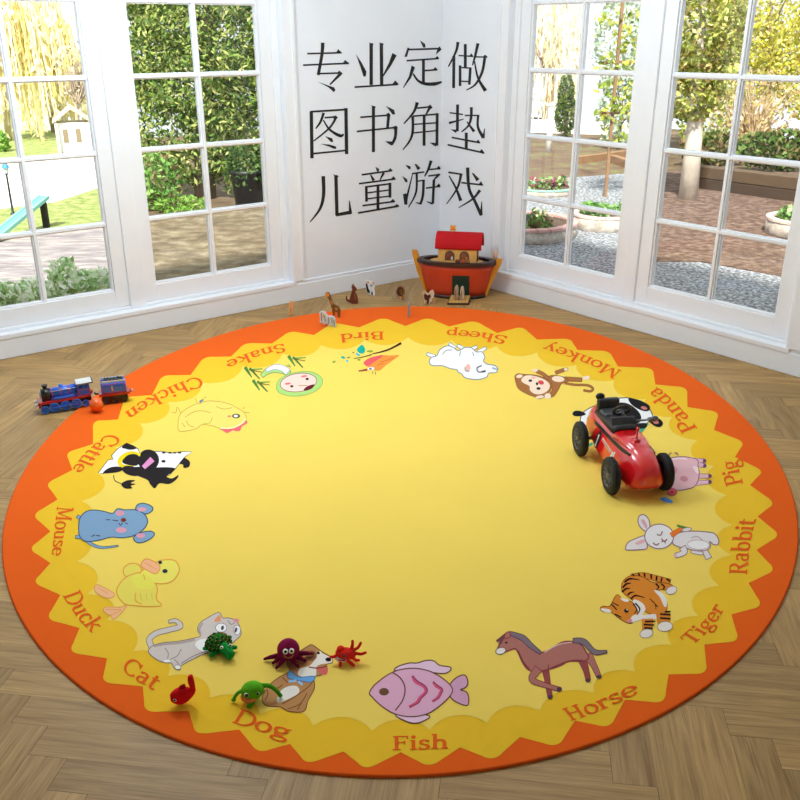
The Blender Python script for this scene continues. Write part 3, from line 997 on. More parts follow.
    a.ell('#F4EEE6', 412, 385, 32, 14, -5).ell('#4A5A8A', 405, 388, 15, 8).ln('#A84E34', (10, 22), (285, 410), (372, 395))
    a.ln('#8A6A30', 7, (430, 415), (425, 440)).ln('#8A6A30', 7, (452, 415), (456, 445))
    a.done()
    # snake
    a = Art('printed_snake', 240, 340, .1125, 'pale snake picture in a green hood with grass tufts')
    a.ln('#B2D880', (40, 60, 50, 24), (440, 300), (360, 262), (260, 270), (195, 320), line='#6A8A50', lw=5)
    a.ln('#F2F2FA', (56, 48, 40, 22), (425, 285), (380, 252), (310, 240), (235, 270), line='#8088A8', lw=4)
    a.poly('#AFD87A', (325, 415), (345, 358), (420, 310), (520, 285), (640, 285), (718, 330), (732, 382), (690, 440), (600, 482), (480, 498), (380, 482), (335, 452), line='#8AB45A', w=6)
    a.ell('#FAD8C8', 520, 378, 162, 80, -8, line='#A86A68', w=7)
    a.ell('#402020', 460, 411, 14, 11).ell('#402020', 597, 346, 14, 11).ell('#EC7478', 425, 388, 28, 9, -8).ell('#EC7478', 570, 322, 28, 9, -8)
    a.poly('#6A1828', (565, 442), (600, 410), (662, 395), (640, 430), (590, 450)).ln('#D88A50', 7, (520, 405), (600, 405))
    for dx, dy in ((0, 0), (-385, 100), (-315, 215)):
        a.ln('#4E8A3C', (30, 10), (430 + dx, 140 + dy), (490 + dx, 232 + dy)).ln('#5A9A40', (16, 7), (465 + dx, 165 + dy), (585 + dx, 155 + dy)).ln('#4A7A38', (20, 10), (470 + dx, 150 + dy), (560 + dx, 245 + dy)).ln('#7A5A2A', (9, 5), (490 + dx, 170 + dy), (580 + dx, 185 + dy))
    a.ln('#7A9A50', 6, (410, 225), (450, 240), (430, 215))
    a.done()
    # chicken
    a = Art('printed_chicken', 165, 380, .1125, 'yellow hen picture with a red comb')
    L = '#CDA54A'
    a.poly('#EC6A70', (480, 430), (560, 435), (640, 415), (720, 362), (730, 385), (682, 415), (668, 450), (625, 455), (602, 448), (555, 472), (520, 455))
    a.poly('#F6DC70', (118, 380), (125, 330), (160, 280), (250, 225), (370, 190), (450, 190), (560, 210), (650, 255), (705, 292), (722, 340), (700, 378), (640, 412), (560, 428), (480, 425), (420, 405), (330, 395), (280, 430), (200, 450), (125, 450), line=L, w=6)
    for q in (((180, 330), (260, 282), (340, 275), (405, 292)), ((455, 235), (520, 258), (600, 245)), ((140, 295), (110, 240), (95, 290), (60, 285)), ((268, 160), (285, 205)), ((190, 360), (210, 400), (260, 420)), ((340, 390), (400, 380), (420, 330)), ((150, 380), (180, 420)), ((310, 215), (350, 160), (370, 150)), ((690, 260), (710, 240)), ((700, 285), (752, 292))):
        a.ln(L, 6, *q)
    a.ell('#5A4A28', 632, 320, 36, 20).ell('#FFFFFF', 630, 320, 19, 11).ell('#EE8A78', 572, 322, 18, 9).ln('#6484A8', 16, (308, 195), (338, 175))
    a.ln('#F4EAB0', 12, (490, 428), (600, 425), (690, 380), (715, 340))
    a.done()
    # cow
    a = Art('printed_cow', 95, 420, .1375, 'black and white cow picture')
    K = '#2A2426'
    a.ln(K, 6, (135, 400), (145, 440), (190, 462)).poly(K, (190, 465), (238, 438), (292, 440), (260, 458), (295, 466), (262, 478), (270, 497), (218, 497))
    a.poly(K, (605, 300), (640, 272), (688, 300), (684, 340), (645, 348), (640, 325), (612, 318))
    a.poly('#FFFFFF', (25, 385), (95, 292), (135, 285), (120, 262), (160, 215), (230, 168), (312, 210), (330, 255), (420, 230), (480, 228), (560, 242), (620, 232), (705, 230), (650, 270), (625, 300), (582, 355), (540, 400), (440, 415), (330, 385), (200, 362), (150, 345), (60, 388), line=K, w=5, sm=False)
    a.poly(K, (230, 350), (300, 400), (380, 435), (402, 468), (435, 497), (470, 460), (540, 465), (592, 432), (606, 400), (560, 425), (522, 410), (560, 380), (585, 352), (520, 343), (430, 345), (330, 340))
    a.poly(K, (195, 200), (230, 168), (305, 202), (262, 217), (215, 208)).poly(K, (58, 386), (110, 345), (185, 340), (205, 360), (160, 380))
    a.ell(K, 388, 292, 78, 78).ln('#F4D820', (20, 30, 34, 26, 16), (330, 255), (270, 240), (210, 262), (178, 305), (205, 335), (280, 332))
    a.poly(K, (198, 300), (240, 255), (300, 250), (335, 290), (300, 332), (225, 322)).ell(K, 265, 370, 70, 34, 15)
    a.ln('#E394C4', (44, 32), (418, 284), (352, 346)).ell(K, 498, 300, 15, 10)
    for x in (500, 545, 580, 615):
        a.ell(K, x, 238, 14, 6)
    a.done()
    # mouse
    a = Art('printed_mouse', 65, 490, .125, 'grey-blue mouse picture')
    B, L = '#82A4C4', '#3C5468'
    a.ln(B, (22, 18, 6), (175, 405), (225, 440), (300, 460), (425, 447), line=L, lw=4)
    a.ln(B, 22, (130, 228), (98, 210), line=L, lw=4).ln(B, 22, (125, 372), (86, 376), line=L, lw=4)
    a.poly(B, (565, 165), (580, 120), (630, 108), (690, 130), (700, 160), (660, 187), (600, 187), line=L).poly(B, (550, 380), (600, 345), (680, 330), (714, 350), (690, 385), (620, 418), (570, 415), line=L)
    a.poly(B, (118, 235), (160, 180), (220, 162), (300, 170), (380, 188), (420, 152), (480, 160), (560, 160), (630, 190), (660, 250), (630, 310), (560, 360), (460, 380), (370, 375), (290, 395), (200, 410), (140, 397), (112, 340), line=L)
    for q in ((615, 155, 36, 18), (605, 365, 36, 20), (440, 185, 36, 22), (450, 320, 44, 22)):
        a.ell('#DE9CAC', *q)
    a.ell('#7A3A28', 468, 240, 21, 16)
    for q in (((328, 238), (362, 238)), ((380, 240), (425, 246)), ((430, 265), (445, 282), (460, 262)), ((482, 262), (502, 272)), ((210, 372), (240, 360)), ((250, 362), (282, 368))):
        a.ln('#4A3A40', 7, *q)
    a.done()
    # duck
    a = Art('printed_duck', 80, 540, .1375, 'yellow duckling picture with pink beak')
    L = '#F0A648'
    for q in (((108, 370), (115, 328), (160, 338), (250, 392), (215, 422), (150, 405)), ((178, 490), (290, 490), (338, 478), (290, 540), (242, 577), (225, 550), (185, 530))):
        a.poly('#F8BC8E', *q, line=L, w=6)
    a.ln(L, 5, (130, 345), (200, 390)).ln(L, 5, (185, 505), (300, 505)).ln(L, 5, (215, 550), (300, 510))
    a.poly('#F0DC62', (330, 260), (318, 215), (340, 185), (380, 170), (430, 185), (445, 235), (400, 260), line=L, w=8)
    a.poly('#EEDB60', (268, 370), (290, 320), (340, 270), (420, 240), (480, 255), (540, 310), (562, 360), (553, 430), (592, 475), (500, 482), (400, 475), (330, 465), (285, 420), line=L, w=8)
    a.poly('#F4E668', (440, 240), (500, 195), (560, 160), (620, 145), (690, 152), (720, 200), (715, 240), (680, 290), (620, 315), (540, 312), (470, 290), line=L, w=8)
    a.poly('#EEE45E', (380, 270), (470, 245), (540, 310), (520, 350), (420, 350))
    a.poly('#F9B88C', (445, 185), (485, 138), (578, 188), (555, 242), (500, 225), line=L, w=8).ln(L, 6, (470, 165), (560, 215))
    a.ell('#26364A', 583, 163, 14, 12).ell('#26364A', 618, 226, 19, 15)
    a.ln(L, 8, (405, 385), (405, 440), (450, 470)).ln(L, 7, (460, 250), (475, 290))
    for x in (440, 480, 520):
        a.ln('#D8C858', 6, (x, 385), (x + 6, 440))
    a.done()
    # cat
    a = Art('printed_cat', 140, 605, .1375, 'pale grey cat picture beside the green toy turtle')
    L, B = '#8E7674', '#DCD0CA'
    a.ln(B, (38, 36, 34, 34, 26, 16), (85, 305), (68, 250), (120, 205), (210, 180), (295, 155), (260, 115), (210, 122), line=L, lw=5)
    a.poly(B, (62, 340), (90, 300), (170, 275), (280, 265), (400, 240), (440, 225), (420, 180), (440, 130), (500, 90), (572, 55), (602, 95), (640, 95), (700, 115), (728, 170), (732, 215), (700, 250), (600, 330), (500, 342), (400, 385), (300, 440), (290, 472), (250, 458), (230, 422), (170, 415), (115, 390), line=L, w=6)
    a.ln('#B8A8A4', 16, (100, 300), (180, 285), (290, 275), (400, 252)).ln('#B8A8A4', 14, (440, 215), (432, 175), (455, 130))
    a.poly('#F2A070', (540, 118), (575, 72), (588, 115)).ell('#EE9AA0', 700, 112, 20, 15)
    a.ell('#FFFFFF', 590, 165, 40, 32, line=L, w=4).ell('#40404A', 600, 166, 10, 17, 15).ell('#FFFFFF', 706, 182, 24, 34, line=L, w=4).ell('#5A4A6A', 697, 182, 9, 20, 15)
    a.poly('#FCFAF8', (400, 290), (440, 250), (500, 258), (520, 325), (450, 335))
    for q in (((300, 320), (270, 370), (220, 395)), ((180, 310), (205, 350), (200, 390)), ((480, 335), (380, 375), (300, 425)), ((640, 110), (660, 140), (690, 130)), ((250, 395), (285, 430))):
        a.ln(L, 5, *q)
    a.ell('#FCFAF8', 275, 452, 22, 16, line=L, w=4).ell('#FCFAF8', 195, 408, 24, 10)
    a.done()
    # dog
    a = Art('printed_dog', 230, 625, .175, 'brown dog picture with a blue bow and red tongue')
    B, L, Wt = '#C48E5A', '#7A4A2C', '#F5EEE4'
    a.poly(B, (186, 405), (230, 340), (280, 300), (340, 265), (326, 220), (340, 180), (400, 150), (440, 125), (470, 115), (520, 150), (578, 185), (582, 215), (550, 225), (545, 260), (520, 285), (480, 300), (482, 360), (445, 430), (422, 492), (340, 492), (290, 468), (240, 465), (195, 452), line=L, w=5)
    a.poly(Wt, (480, 205), (510, 150), (530, 162), (578, 190), (578, 216), (500, 232), (490, 290), (440, 300), (390, 285), (400, 250), (450, 235))
    a.poly('#8E6040', (440, 150), (482, 150), (495, 185), (462, 208), (430, 178)).poly('#B07A4C', (326, 215), (345, 185), (430, 180), (450, 225), (390, 245), (340, 258))
    a.poly(Wt, (272, 445), (280, 390), (320, 355), (380, 348), (395, 385), (340, 420))
    a.poly('#E46E6A', (490, 242), (555, 238), (553, 280), (525, 282), (500, 258)).ln(L, 7, (450, 240), (500, 246), (556, 234)).ell('#201818', 562, 197, 17, 12)
    a.poly('#72B0E8', (328, 292), (345, 262), (395, 298), (482, 293), (465, 325), (400, 318), (340, 305), line='#3A6AA8', w=4)
    a.ln('#9CCBF0', 14, (335, 322), (380, 318)).ln('#9CCBF0', 14, (390, 322), (415, 342))
    for q in (((300, 450), (370, 410), (440, 360), (475, 320)), ((330, 480), (400, 450), (440, 390)), ((240, 345), (270, 360), (300, 340)), ((200, 430), (215, 400), (215, 370)), ((300, 300), (330, 330)), ((385, 485), (410, 440))):
        a.ln('#8E5A34', 6, *q)
    a.ell('#40241C', 505, 160, 9, 7)
    a.done()


rug_pictures()

# ------------------------------------------------------------------ lettering of the rug
T, t = .115, .05


def arcp(cx, cy, rx, ry, a0, a1, n=14):
    return [(cx + rx * math.cos(R(a0 + (a1 - a0) * i / n)), cy + ry * math.sin(R(a0 + (a1 - a0) * i / n))) for i in range(n + 1)]


def arcw(a0, a1, th=T, tn=t, n=14):
    return [tn + (th - tn) * abs(math.cos(R(a0 + (a1 - a0) * i / n))) for i in range(n + 1)]


def AR(cx, cy, rx, ry, a0, a1, th=T, tn=t):
    return ('s', arcp(cx, cy, rx, ry, a0, a1), arcw(a0, a1, th, tn))


def ST(x, y0, y1, w=T): return ('s', [(x, y0), (x, y1)], (w, w))
def BR_(x0, x1, y, w=t): return ('s', [(x0, y), (x1, y)], (w, w))
def SL(p, q, w=T): return ('s', [p, q], (w, w))
def SF(x, y, w=.13): return BR_(x - w, x + w, y + (t / 2 if y < .3 else -t / 2))


XH, CH, AH = .46, .68, .72
GL = {
    'F': (.56, [ST(.16, 0, CH), SF(.16, 0), BR_(.04, .52, CH - t / 2), SL((.5, CH), (.5, CH - .16), t), BR_(.16, .42, .36), SL((.41, .44), (.41, .28), t)]),
    'H': (.78, [ST(.17, 0, CH), ST(.6, 0, CH), SF(.17, 0), SF(.6, 0), SF(.17, CH), SF(.6, CH), BR_(.17, .6, .36)]),
    'T': (.64, [ST(.32, 0, CH), SF(.32, 0), BR_(.04, .6, CH - t / 2), SL((.06, CH), (.04, CH - .17), t), SL((.58, CH), (.6, CH - .17), t)]),
    'R': (.68, [ST(.16, 0, CH), SF(.16, 0), BR_(.04, .34, CH - t / 2), AR(.32, .5, .18, .16, 90, -90), BR_(.16, .34, .34), SL((.32, .36), (.6, .0), T), BR_(.52, .68, t / 2)]),
    'P': (.58, [ST(.16, 0, CH), SF(.16, 0), BR_(.04, .34, CH - t / 2), AR(.32, .49, .2, .17, 90, -90), BR_(.16, .34, .32)]),
    'B': (.62, [ST(.16, 0, CH), BR_(.04, .34, CH - t / 2), BR_(.04, .34, t / 2), BR_(.16, .34, .36), AR(.32, .51, .16, .145, 90, -90), AR(.33, .19, .2, .165, 90, -90)]),
    'M': (.9, [SL((.14, 0), (.16, CH), t), ST(.74, 0, CH), SL((.16, CH), (.44, .08), T), SL((.44, .08), (.74, CH), t), SF(.14, 0, .1), SF(.74, 0), BR_(.04, .2, CH - t / 2), BR_(.7, .86, CH - t / 2)]),
    'S': (.52, [AR(.26, .5, .16, .16, 20, 270, T, t), AR(.25, .17, .19, .16, 90, -160, T, t), SL((.42, .68), (.42, .5), t), SL((.06, .0), (.06, .2), t)]),
    'C': (.66, [AR(.36, .34, .3, .33, 40, 320), SL((.6, .68), (.6, .48), t)]),
    'D': (.74, [ST(.16, 0, CH), BR_(.04, .36, CH - t / 2), BR_(.04, .36, t / 2), AR(.34, .34, .34, .315, 90, -90)]),
    'i': (.27, [ST(.13, 0, XH), SF(.13, 0, .11), BR_(.02, .13, XH - t / 2), ('d', (.13, .62), .075)]),
    's': (.4, [AR(.2, .345, .12, .1, 30, 270, T * .9, t), AR(.19, .12, .14, .1, 90, -150, T * .9, t), SL((.33, .46), (.33, .34), t), SL((.05, .0), (.05, .13), t)]),
    'h': (.56, [ST(.13, 0, AH), SF(.13, 0, .11), BR_(.02, .13, AH - t / 2), AR(.28, .29, .14, .15, 150, 0), ST(.42, 0, .3), SF(.42, 0, .11)]),
    'o': (.52, [AR(.26, .23, .2, .22, 0, 360)]),
    'r': (.42, [ST(.13, 0, XH), SF(.13, 0, .12), BR_(.02, .13, XH - t / 2), AR(.28, .3, .13, .14, 165, 60), ('d', (.35, .4), .06)]),
    'e': (.48, [AR(.25, .23, .19, .22, 0, 320), BR_(.07, .44, .24)]),
    'g': (.5, [AR(.23, .31, .15, .14, 0, 360, T * .9), AR(.24, -.1, .19, .11, 0, 360, T * .8), SL((.13, .19), (.1, .06), t * 1.3), BR_(.1, .34, .045, T * .8), SL((.34, .4), (.48, .45), t)]),
    'a': (.48, [AR(.21, .32, .14, .13, 160, 0, T, t), ST(.345, .03, .33), AR(.2, .13, .13, .12, 90, 330, T * .9), BR_(.2, .35, .25), SL((.35, .05), (.46, .03), t)]),
    'b': (.54, [ST(.13, .02, AH), BR_(.02, .13, AH - t / 2), AR(.29, .23, .18, .21, 150, -150)]),
    't': (.34, [ST(.14, .08, .6), BR_(.02, .31, XH - t / 2), AR(.24, .12, .1, .11, 180, 320, T)]),
    'n': (.56, [ST(.13, 0, XH), SF(.13, 0, .11), BR_(.02, .13, XH - t / 2), AR(.28, .29, .14, .15, 150, 0), ST(.42, 0, .3), SF(.42, 0, .11)]),
    'd': (.56, [ST(.41, 0, AH), BR_(.3, .41, AH - t / 2), BR_(.41, .53, t / 2), AR(.25, .23, .18, .21, 30, 330)]),
    'k': (.56, [ST(.13, 0, AH), SF(.13, 0, .11), BR_(.02, .13, AH - t / 2), SL((.14, .22), (.42, XH), t), SL((.24, .28), (.47, 0), T * .9), BR_(.34, .52, XH - t / 2), BR_(.4, .56, t / 2)]),
    'y': (.52, [SL((.1, XH), (.28, .03), T), SL((.44, XH), (.18, -.2), t), BR_(.01, .22, XH - t / 2), BR_(.34, .52, XH - t / 2), ('d', (.14, -.18), .06)]),
    'c': (.44, [AR(.25, .23, .19, .22, 50, 320), ('d', (.37, .38), .06)]),
    'l': (.27, [ST(.13, 0, AH), SF(.13, 0, .11), BR_(.02, .13, AH - t / 2)]),
    'u': (.58, [ST(.13, .14, XH), BR_(.02, .13, XH - t / 2), AR(.28, .17, .15, .15, 180, 340), ST(.43, 0, XH), BR_(.32, .43, XH - t / 2), BR_(.43, .54, t / 2)]),
    'p': (.56, [ST(.13, -.22, XH), SF(.13, -.22, .11), BR_(.02, .13, XH - t / 2), AR(.3, .23, .18, .21, 150, -150)]),
}


def rug_word(text, p0, pm, p1, up0, up1=None):
    "baseline through p0, pm, p1 in reading direction; up = vector of the capital height"
    up1 = up1 or up0
    tot = sum(GL[c][0] for c in text)
    p0, pm, p1 = Vector(p0), Vector(pm), Vector(p1)
    ctrl = pm * 2 - (p0 + p1) / 2

    def place(x, y):
        s = x / tot
        q = p0.lerp(ctrl, s).lerp(ctrl.lerp(p1, s), s)
        u = Vector(up0).lerp(Vector(up1), s)
        return q + u * (y / CH)
    b = MB()
    z = RT + 0.0017
    x = 0
    mt = prnt(C_WORD)
    for c in text:
        adv, parts = GL[c]
        for q in parts:
            if q[0] == 'd':
                pts = [(q[1][0] + q[2] * math.cos(2 * math.pi * i / 14), q[1][1] + q[2] * math.sin(2 * math.pi * i / 14)) for i in range(14)]
            else:
                line = [Vector(v) for v in q[1]]
                if len(line) == 2:
                    line = [line[0].lerp(line[1], k / 4) for k in range(5)]
                L, Rr = ribbon(line, q[2])
                if abs((Vector(q[1][0]) - Vector(q[1][-1])).length) < 1e-6:
                    k = len(L)
                    vs = [fl(*place(x + v.x, v.y), z) for v in L] + [fl(*place(x + v.x, v.y), z) for v in Rr]
                    b.add(vs, [(i, i + 1, k + i + 1, k + i) for i in range(k - 1)], mt)
                    z += 0.00002
                    continue
                pts = [(v.x, v.y) for v in L + Rr[::-1]]
            add_flat(b, [place(x + v[0], v[1]) for v in pts], z, mt)
            z += 0.00002
        x += adv
    o = b.build('printed_word', RUG, RC, fix=False)
    o['label'] = 'orange word ' + text


rug_word('Fish', (391.5, 750), (420, 749.3), (449, 748.2), (0, -14))
rug_word('Horse', (570.5, 721), (601, 710), (640, 692), (-9.5, -12), (-9, -12))
rug_word('Tiger', (692, 646), (711, 627.5), (725, 608), (-13, -8), (-13, -7))
rug_word('Rabbit', (747, 575), (750, 547), (756, 519), (-18, -1), (-18, -1))
rug_word('Pig', (743.5, 484), (739.5, 471), (736.5, 459), (-17, 3.5))
rug_word('Panda', (698, 429), (678, 405), (656.5, 386.5), (-15, 6), (-12, 8))
rug_word('Monkey', (623, 371), (586, 355.5), (546, 342.5), (-8.5, 8.5), (-5, 8.5))
rug_word('Sheep', (508.5, 336.5), (476, 331.5), (446.5, 329.5), (-4, 8), (-1, 8))
rug_word('Bird', (385, 331.5), (362, 332.2), (339, 334.5), (0, 8), (1, 8))
rug_word('Snake', (284, 343.5), (254, 351), (225, 362), (3, 8), (5, 8))
rug_word('Chicken', (199, 376), (160, 391), (124, 413), (6, 10), (7, 9))
rug_word('Cattle', (110, 433), (88, 450), (72, 470), (13, 7), (13, 4))
rug_word('Mouse', (57, 506), (54.5, 530), (51.5, 556), (17, 1), (13, -1))
rug_word('Duck', (62.5, 595), (75, 614), (92, 633), (17, -6), (14, -9))
rug_word('Cat', (121, 669), (136, 680), (154, 690), (10, -13))
rug_word('Dog', (231, 722), (257, 730), (289, 739), (9, -14), (5, -13))
# ================================================================== TOYS
ZR = RT + 0.0034


def pxm(p):
    return FPX / (Vector(p) - EYE).dot(_F)


def superell(cx, cy, cz, hw, hh, e=0.6, n=28, axis='x'):
    out = []
    for i in range(n):
        a = 2 * math.pi * i / n
        c, s = math.cos(a), math.sin(a)
        y = hw * math.copysign(abs(c) ** e, c)
        z = hh * math.copysign(abs(s) ** e, s)
        out.append(Vector((cx, cy + y, cz + z)) if axis == 'x' else Vector((cx + y, cy, cz + z)))
    return out


# ------------------------------------------------------------------ wooden ark
def ark():
    root = empty('toy_ark', (0.424, 5.57, 0), R(-12), 'red wooden toy ark with a red-roofed house on deck, in the corner of the room', 'toy ark')
    RED = mat('#C63F1E', 0.4, var=0.05, vscale=5)
    DK = mat('#38201C', 0.45, var=0.05)
    WOOD = mat('#D9A85C', 0.5, var=0.12, vscale=30)
    YEL = mat('#CF8A22', 0.45, var=0.06)

    def ring(a, bb, z, n=56, p=1.15):
        out = []
        for i in range(n):
            w = 2 * math.pi * i / n
            c, s = math.cos(w), math.sin(w)
            out.append(Vector((a * math.copysign(abs(c) ** 0.92, c), bb * math.copysign(abs(s) ** p, s), z)))
        return out
    A = lambda z: 0.178 + 0.060 * (z / 0.22) ** 0.8
    Bm = lambda z: 0.088 + 0.030 * (z / 0.22) ** 0.8
    b = MB()
    b.loft([ring(A(z), Bm(z), z) for z in (0.022, 0.06, 0.1, 0.14, 0.18, 0.215)], RED)
    b.build('hull', root)
    b = MB()
    b.loft([ring(0.18, 0.084, 0), ring(0.19, 0.092, 0.004), ring(0.192, 0.094, 0.022)], DK)
    b.build('keel_base', root)
    b = MB()
    o, i2 = (0.25, 0.127), (0.207, 0.093)
    b.loft([ring(*o, 0.21), ring(*o, 0.232), ring(*i2, 0.232), ring(*i2, 0.208)], DK, caps=False, smooth=False)
    b.build('gunwale', root)
    b = MB()
    b.add(ring(0.218, 0.098, 0.217), [tuple(range(56))], DK)
    b.loft([ring(0.165, 0.085, 0.2175), ring(0.165, 0.085, 0.224)], WOOD)
    b.build('deck', root)
    for sgn, top in ((-1, 0.278), (1, 0.245)):
        b = MB()
        prof = [(0.172, 0.012), (0.2, 0.10), (0.232, 0.19), (0.262, top), (0.296, top + 0.004), (0.292, top - 0.03), (0.262, 0.15), (0.228, 0.07), (0.205, 0.005)]
        b.prism([(sgn * x * .955, z) for x, z in prof], -0.014, 0.014, YEL)
        b.build('end_post', root, bevel=0.004)
    b = MB()
    b.tube([(0.235, 0.02, 0.23), (0.237, 0.02, 0.27), (0.24, 0.02, 0.292)], [0.013, 0.012, 0.008], mat('#D2A98C', 0.5, var=0.05), n=14)
    b.build('peg', root)
    # doorway and ramp
    xd = 0.042
    b = MB()
    def hully(x, z):
        c = abs(x / A(z)) ** (1 / 0.92)
        return -Bm(z) * math.sqrt(1 - c * c) ** 1.15 - 0.006
    GR = mat('#12301E', 0.7, var=0.05)
    x0, x1 = xd - 0.052, xd + 0.052
    dz = ((0.026, 0), (0.155, 0))
    xs = [x0 + (x1 - x0) * i / 8 for i in range(9)]
    secs = [[Vector((x, hully(x, 0.026), 0.026)), Vector((x, hully(x, 0.155), 0.155)), Vector((x, hully(x, 0.155) + 0.02, 0.155)), Vector((x, hully(x, 0.026) + 0.02, 0.026))] for x in xs]
    b.loft(secs, GR, smooth=False)
    b.build('doorway', root)
    b = MB()
    b.hexa([(x0 - 0.012, -0.225, 0), (x1 + 0.016, -0.205, 0), (x1 + 0.014, -0.085, 0.0), (x0 - 0.010, -0.1, 0.0), (x0 - 0.012, -0.225, 0.012), (x1 + 0.016, -0.205, 0.012), (x1 + 0.014, -0.085, 0.026), (x0 - 0.010, -0.1, 0.026)], DK)
    rp = b.build('ramp', root, bevel=0.002)
    b = MB()
    for k in range(6):
        f0, f1 = k / 6 + 0.01, (k + 1) / 6 - 0.01
        X = lambda f, yy: (x0 - 0.006) + f * (x1 - x0 + 0.014)
        b.hexa([(X(f0, 0), -0.221 + 0.02 * f0, 0.010), (X(f1, 0), -0.221 + 0.02 * f1, 0.010), (X(f1, 0), -0.099 + 0.014 * f1, 0.024), (X(f0, 0), -0.099 + 0.014 * f0, 0.024), (X(f0, 0), -0.221 + 0.02 * f0, 0.015), (X(f1, 0), -0.221 + 0.02 * f1, 0.015), (X(f1, 0), -0.099 + 0.014 * f1, 0.030), (X(f0, 0), -0.099 + 0.014 * f0, 0.030)], WOOD)
    b.build('planks', rp)['label'] = 'pale wooden boards'
    # house
    hx0, hx1, hy, hz0, hz1, rz = -0.108, 0.128, 0.062, 0.224, 0.312, 0.402
    b = MB()
    for s in (-1, 1):
        b.box(hx0, hx1, s * hy - 0.004, s * hy + 0.004, hz0, hz1, WOOD)
    for x in (hx0, hx1 - 0.008):
        q = [(-hy, hz0), (hy, hz0), (hy, hz1), (0, rz - 0.012), (-hy, hz1)]
        v = [(x, y, z) for y, z in q] + [(x + 0.008, y, z) for y, z in q]
        b.add(v, [(4, 3, 2, 1, 0), (5, 6, 7, 8, 9)] + [(k, (k + 1) % 5, 5 + (k + 1) % 5, 5 + k) for k in range(5)], WOOD)
    for x in (hx0 + 0.02, hx1 - 0.03):
        b.box(x, x + 0.012, -hy - 0.007, -hy, hz0, hz1, WOOD)
    hs = b.build('house', root)
    b = MB()
    RR = mat('#B8141C', 0.75, var=0.05, spec=0.2)
    prof = [(-0.08, 0.316), (-0.077, 0.338), (-0.063, 0.366), (-0.034, 0.392), (0, 0.403), (0.034, 0.392), (0.063, 0.366), (0.077, 0.338), (0.08, 0.316)]
    q = prof + [(y * 0.93, z - 0.009) for y, z in prof[::-1]]
    n = len(q)
    v = [(hx0 - 0.018, y, z) for y, z in q] + [(hx1 + 0.03, y, z) for y, z in q]
    fs = [(k, (k + 1) % n, n + (k + 1) % n, n + k) for k in range(n)]
    m2 = len(prof)
    for off in (0, n):
        fs += [(off + k, off + k + 1, off + n - 2 - k, off + n - 1 - k) for k in range(m2 - 1)]
    b.add(v, fs, RR)
    b.build('roof', root)
    for cx, c2 in ((-0.035, '#7A3A1E'), (0.055, '#8A4A1C')):
        b = MB()
        arch = [(cx - 0.03, 0.238), (cx + 0.03, 0.238)] + [(cx + 0.03 * math.cos(R(a)), 0.268 + 0.03 * math.sin(R(a))) for a in range(0, 181, 15)]
        b.prism(arch, -hy - 0.0065, -hy - 0.003, mat('#5E4030', 0.6))
        b.build('house_window', hs)
        b = MB()
        b.ell((cx - 0.006, -hy - 0.007, 0.262), (0.016, 0.0025, 0.022), mat(c2, 0.6))
        b.ell((cx + 0.014, -hy - 0.007, 0.25), (0.008, 0.0025, 0.014), mat('#B8B0A8' if cx < 0 else '#A8742C', 0.6))
        b.build('painted_animal', hs)
    b = MB()
    b.prism([(-0.016, 0.226), (0.016, 0.226), (0.016, 0.29), (0, 0.306), (-0.016, 0.29)], 0, 0.003, mat('#5A2A16', 0.6))
    for v in b.v:
        v.x, v.y = hx1 + 0.0005 + v.y, v.x
    b.build('house_door', hs)
    b = MB()
    OY = mat('#E8A81E', 0.5)
    b.cyl((-0.028, 0, 0.395), (-0.028, 0, 0.415), 0.006, OY, n=12)
    for s in (-1, 1):
        b.tube([(-0.028 - s * 0.015, 0, 0.41), (-0.028 + s * 0.015, 0, 0.436)], 0.0055, mat('#E07A18', 0.5), n=8)
    b.box(-0.044, -0.012, -0.004, 0.004, 0.408, 0.438, OY)
    b.build('chimney_flag', root)
    # small painted creature standing at the rail in front of the house
    b = MB()
    for cx, c in ((0.018, '#5A2C18'), (0.05, '#A8481E'), (0.078, '#8A5630')):
        b.ell((cx, -0.092, 0.240), (0.016, 0.006, 0.013), mat(c, 0.6))
    b.build('rail_decoration', root)


ark()


def ramp_pair():
    base = Matrix.Translation((0.424, 5.57, 0)) @ Matrix.Rotation(R(-12), 4, 'Z')
    for k, (x, y, h, c, lab) in enumerate(((0.026, -0.165, 0.085, '#B99A7A', 'pale wooden toy animal on the ark ramp, left of the two'), (0.062, -0.170, 0.082, '#CBB79A', 'pale wooden toy animal on the ark ramp, right of the two'))):
        p = base @ Vector((x, y, 0.0262))
        e = empty('wooden_toy_animal', p, R(-12 + 8 * k), lab, 'wooden toy animal', 'wooden toy animals around the ark')
        b = MB()
        prof = [(-0.011, 0), (-0.013, h * .5), (-0.010, h * .85), (0, h), (0.010, h * .85), (0.013, h * .5), (0.011, 0), (0.003, 0), (0, h * .3), (-0.003, 0)]
        b.prism(prof, -0.017, 0.017, mat(c, 0.55, var=0.1, vscale=40))
        b.build('body', e, bevel=0.003)
        b = MB()
        b.prism([(-0.006, h * .15), (-0.007, h * .6), (-0.002, h * .75), (-0.003, h * .2)], -0.0185, -0.0165, mat('#7E6048', 0.6))
        b.build('painted_mark', e)


ramp_pair()


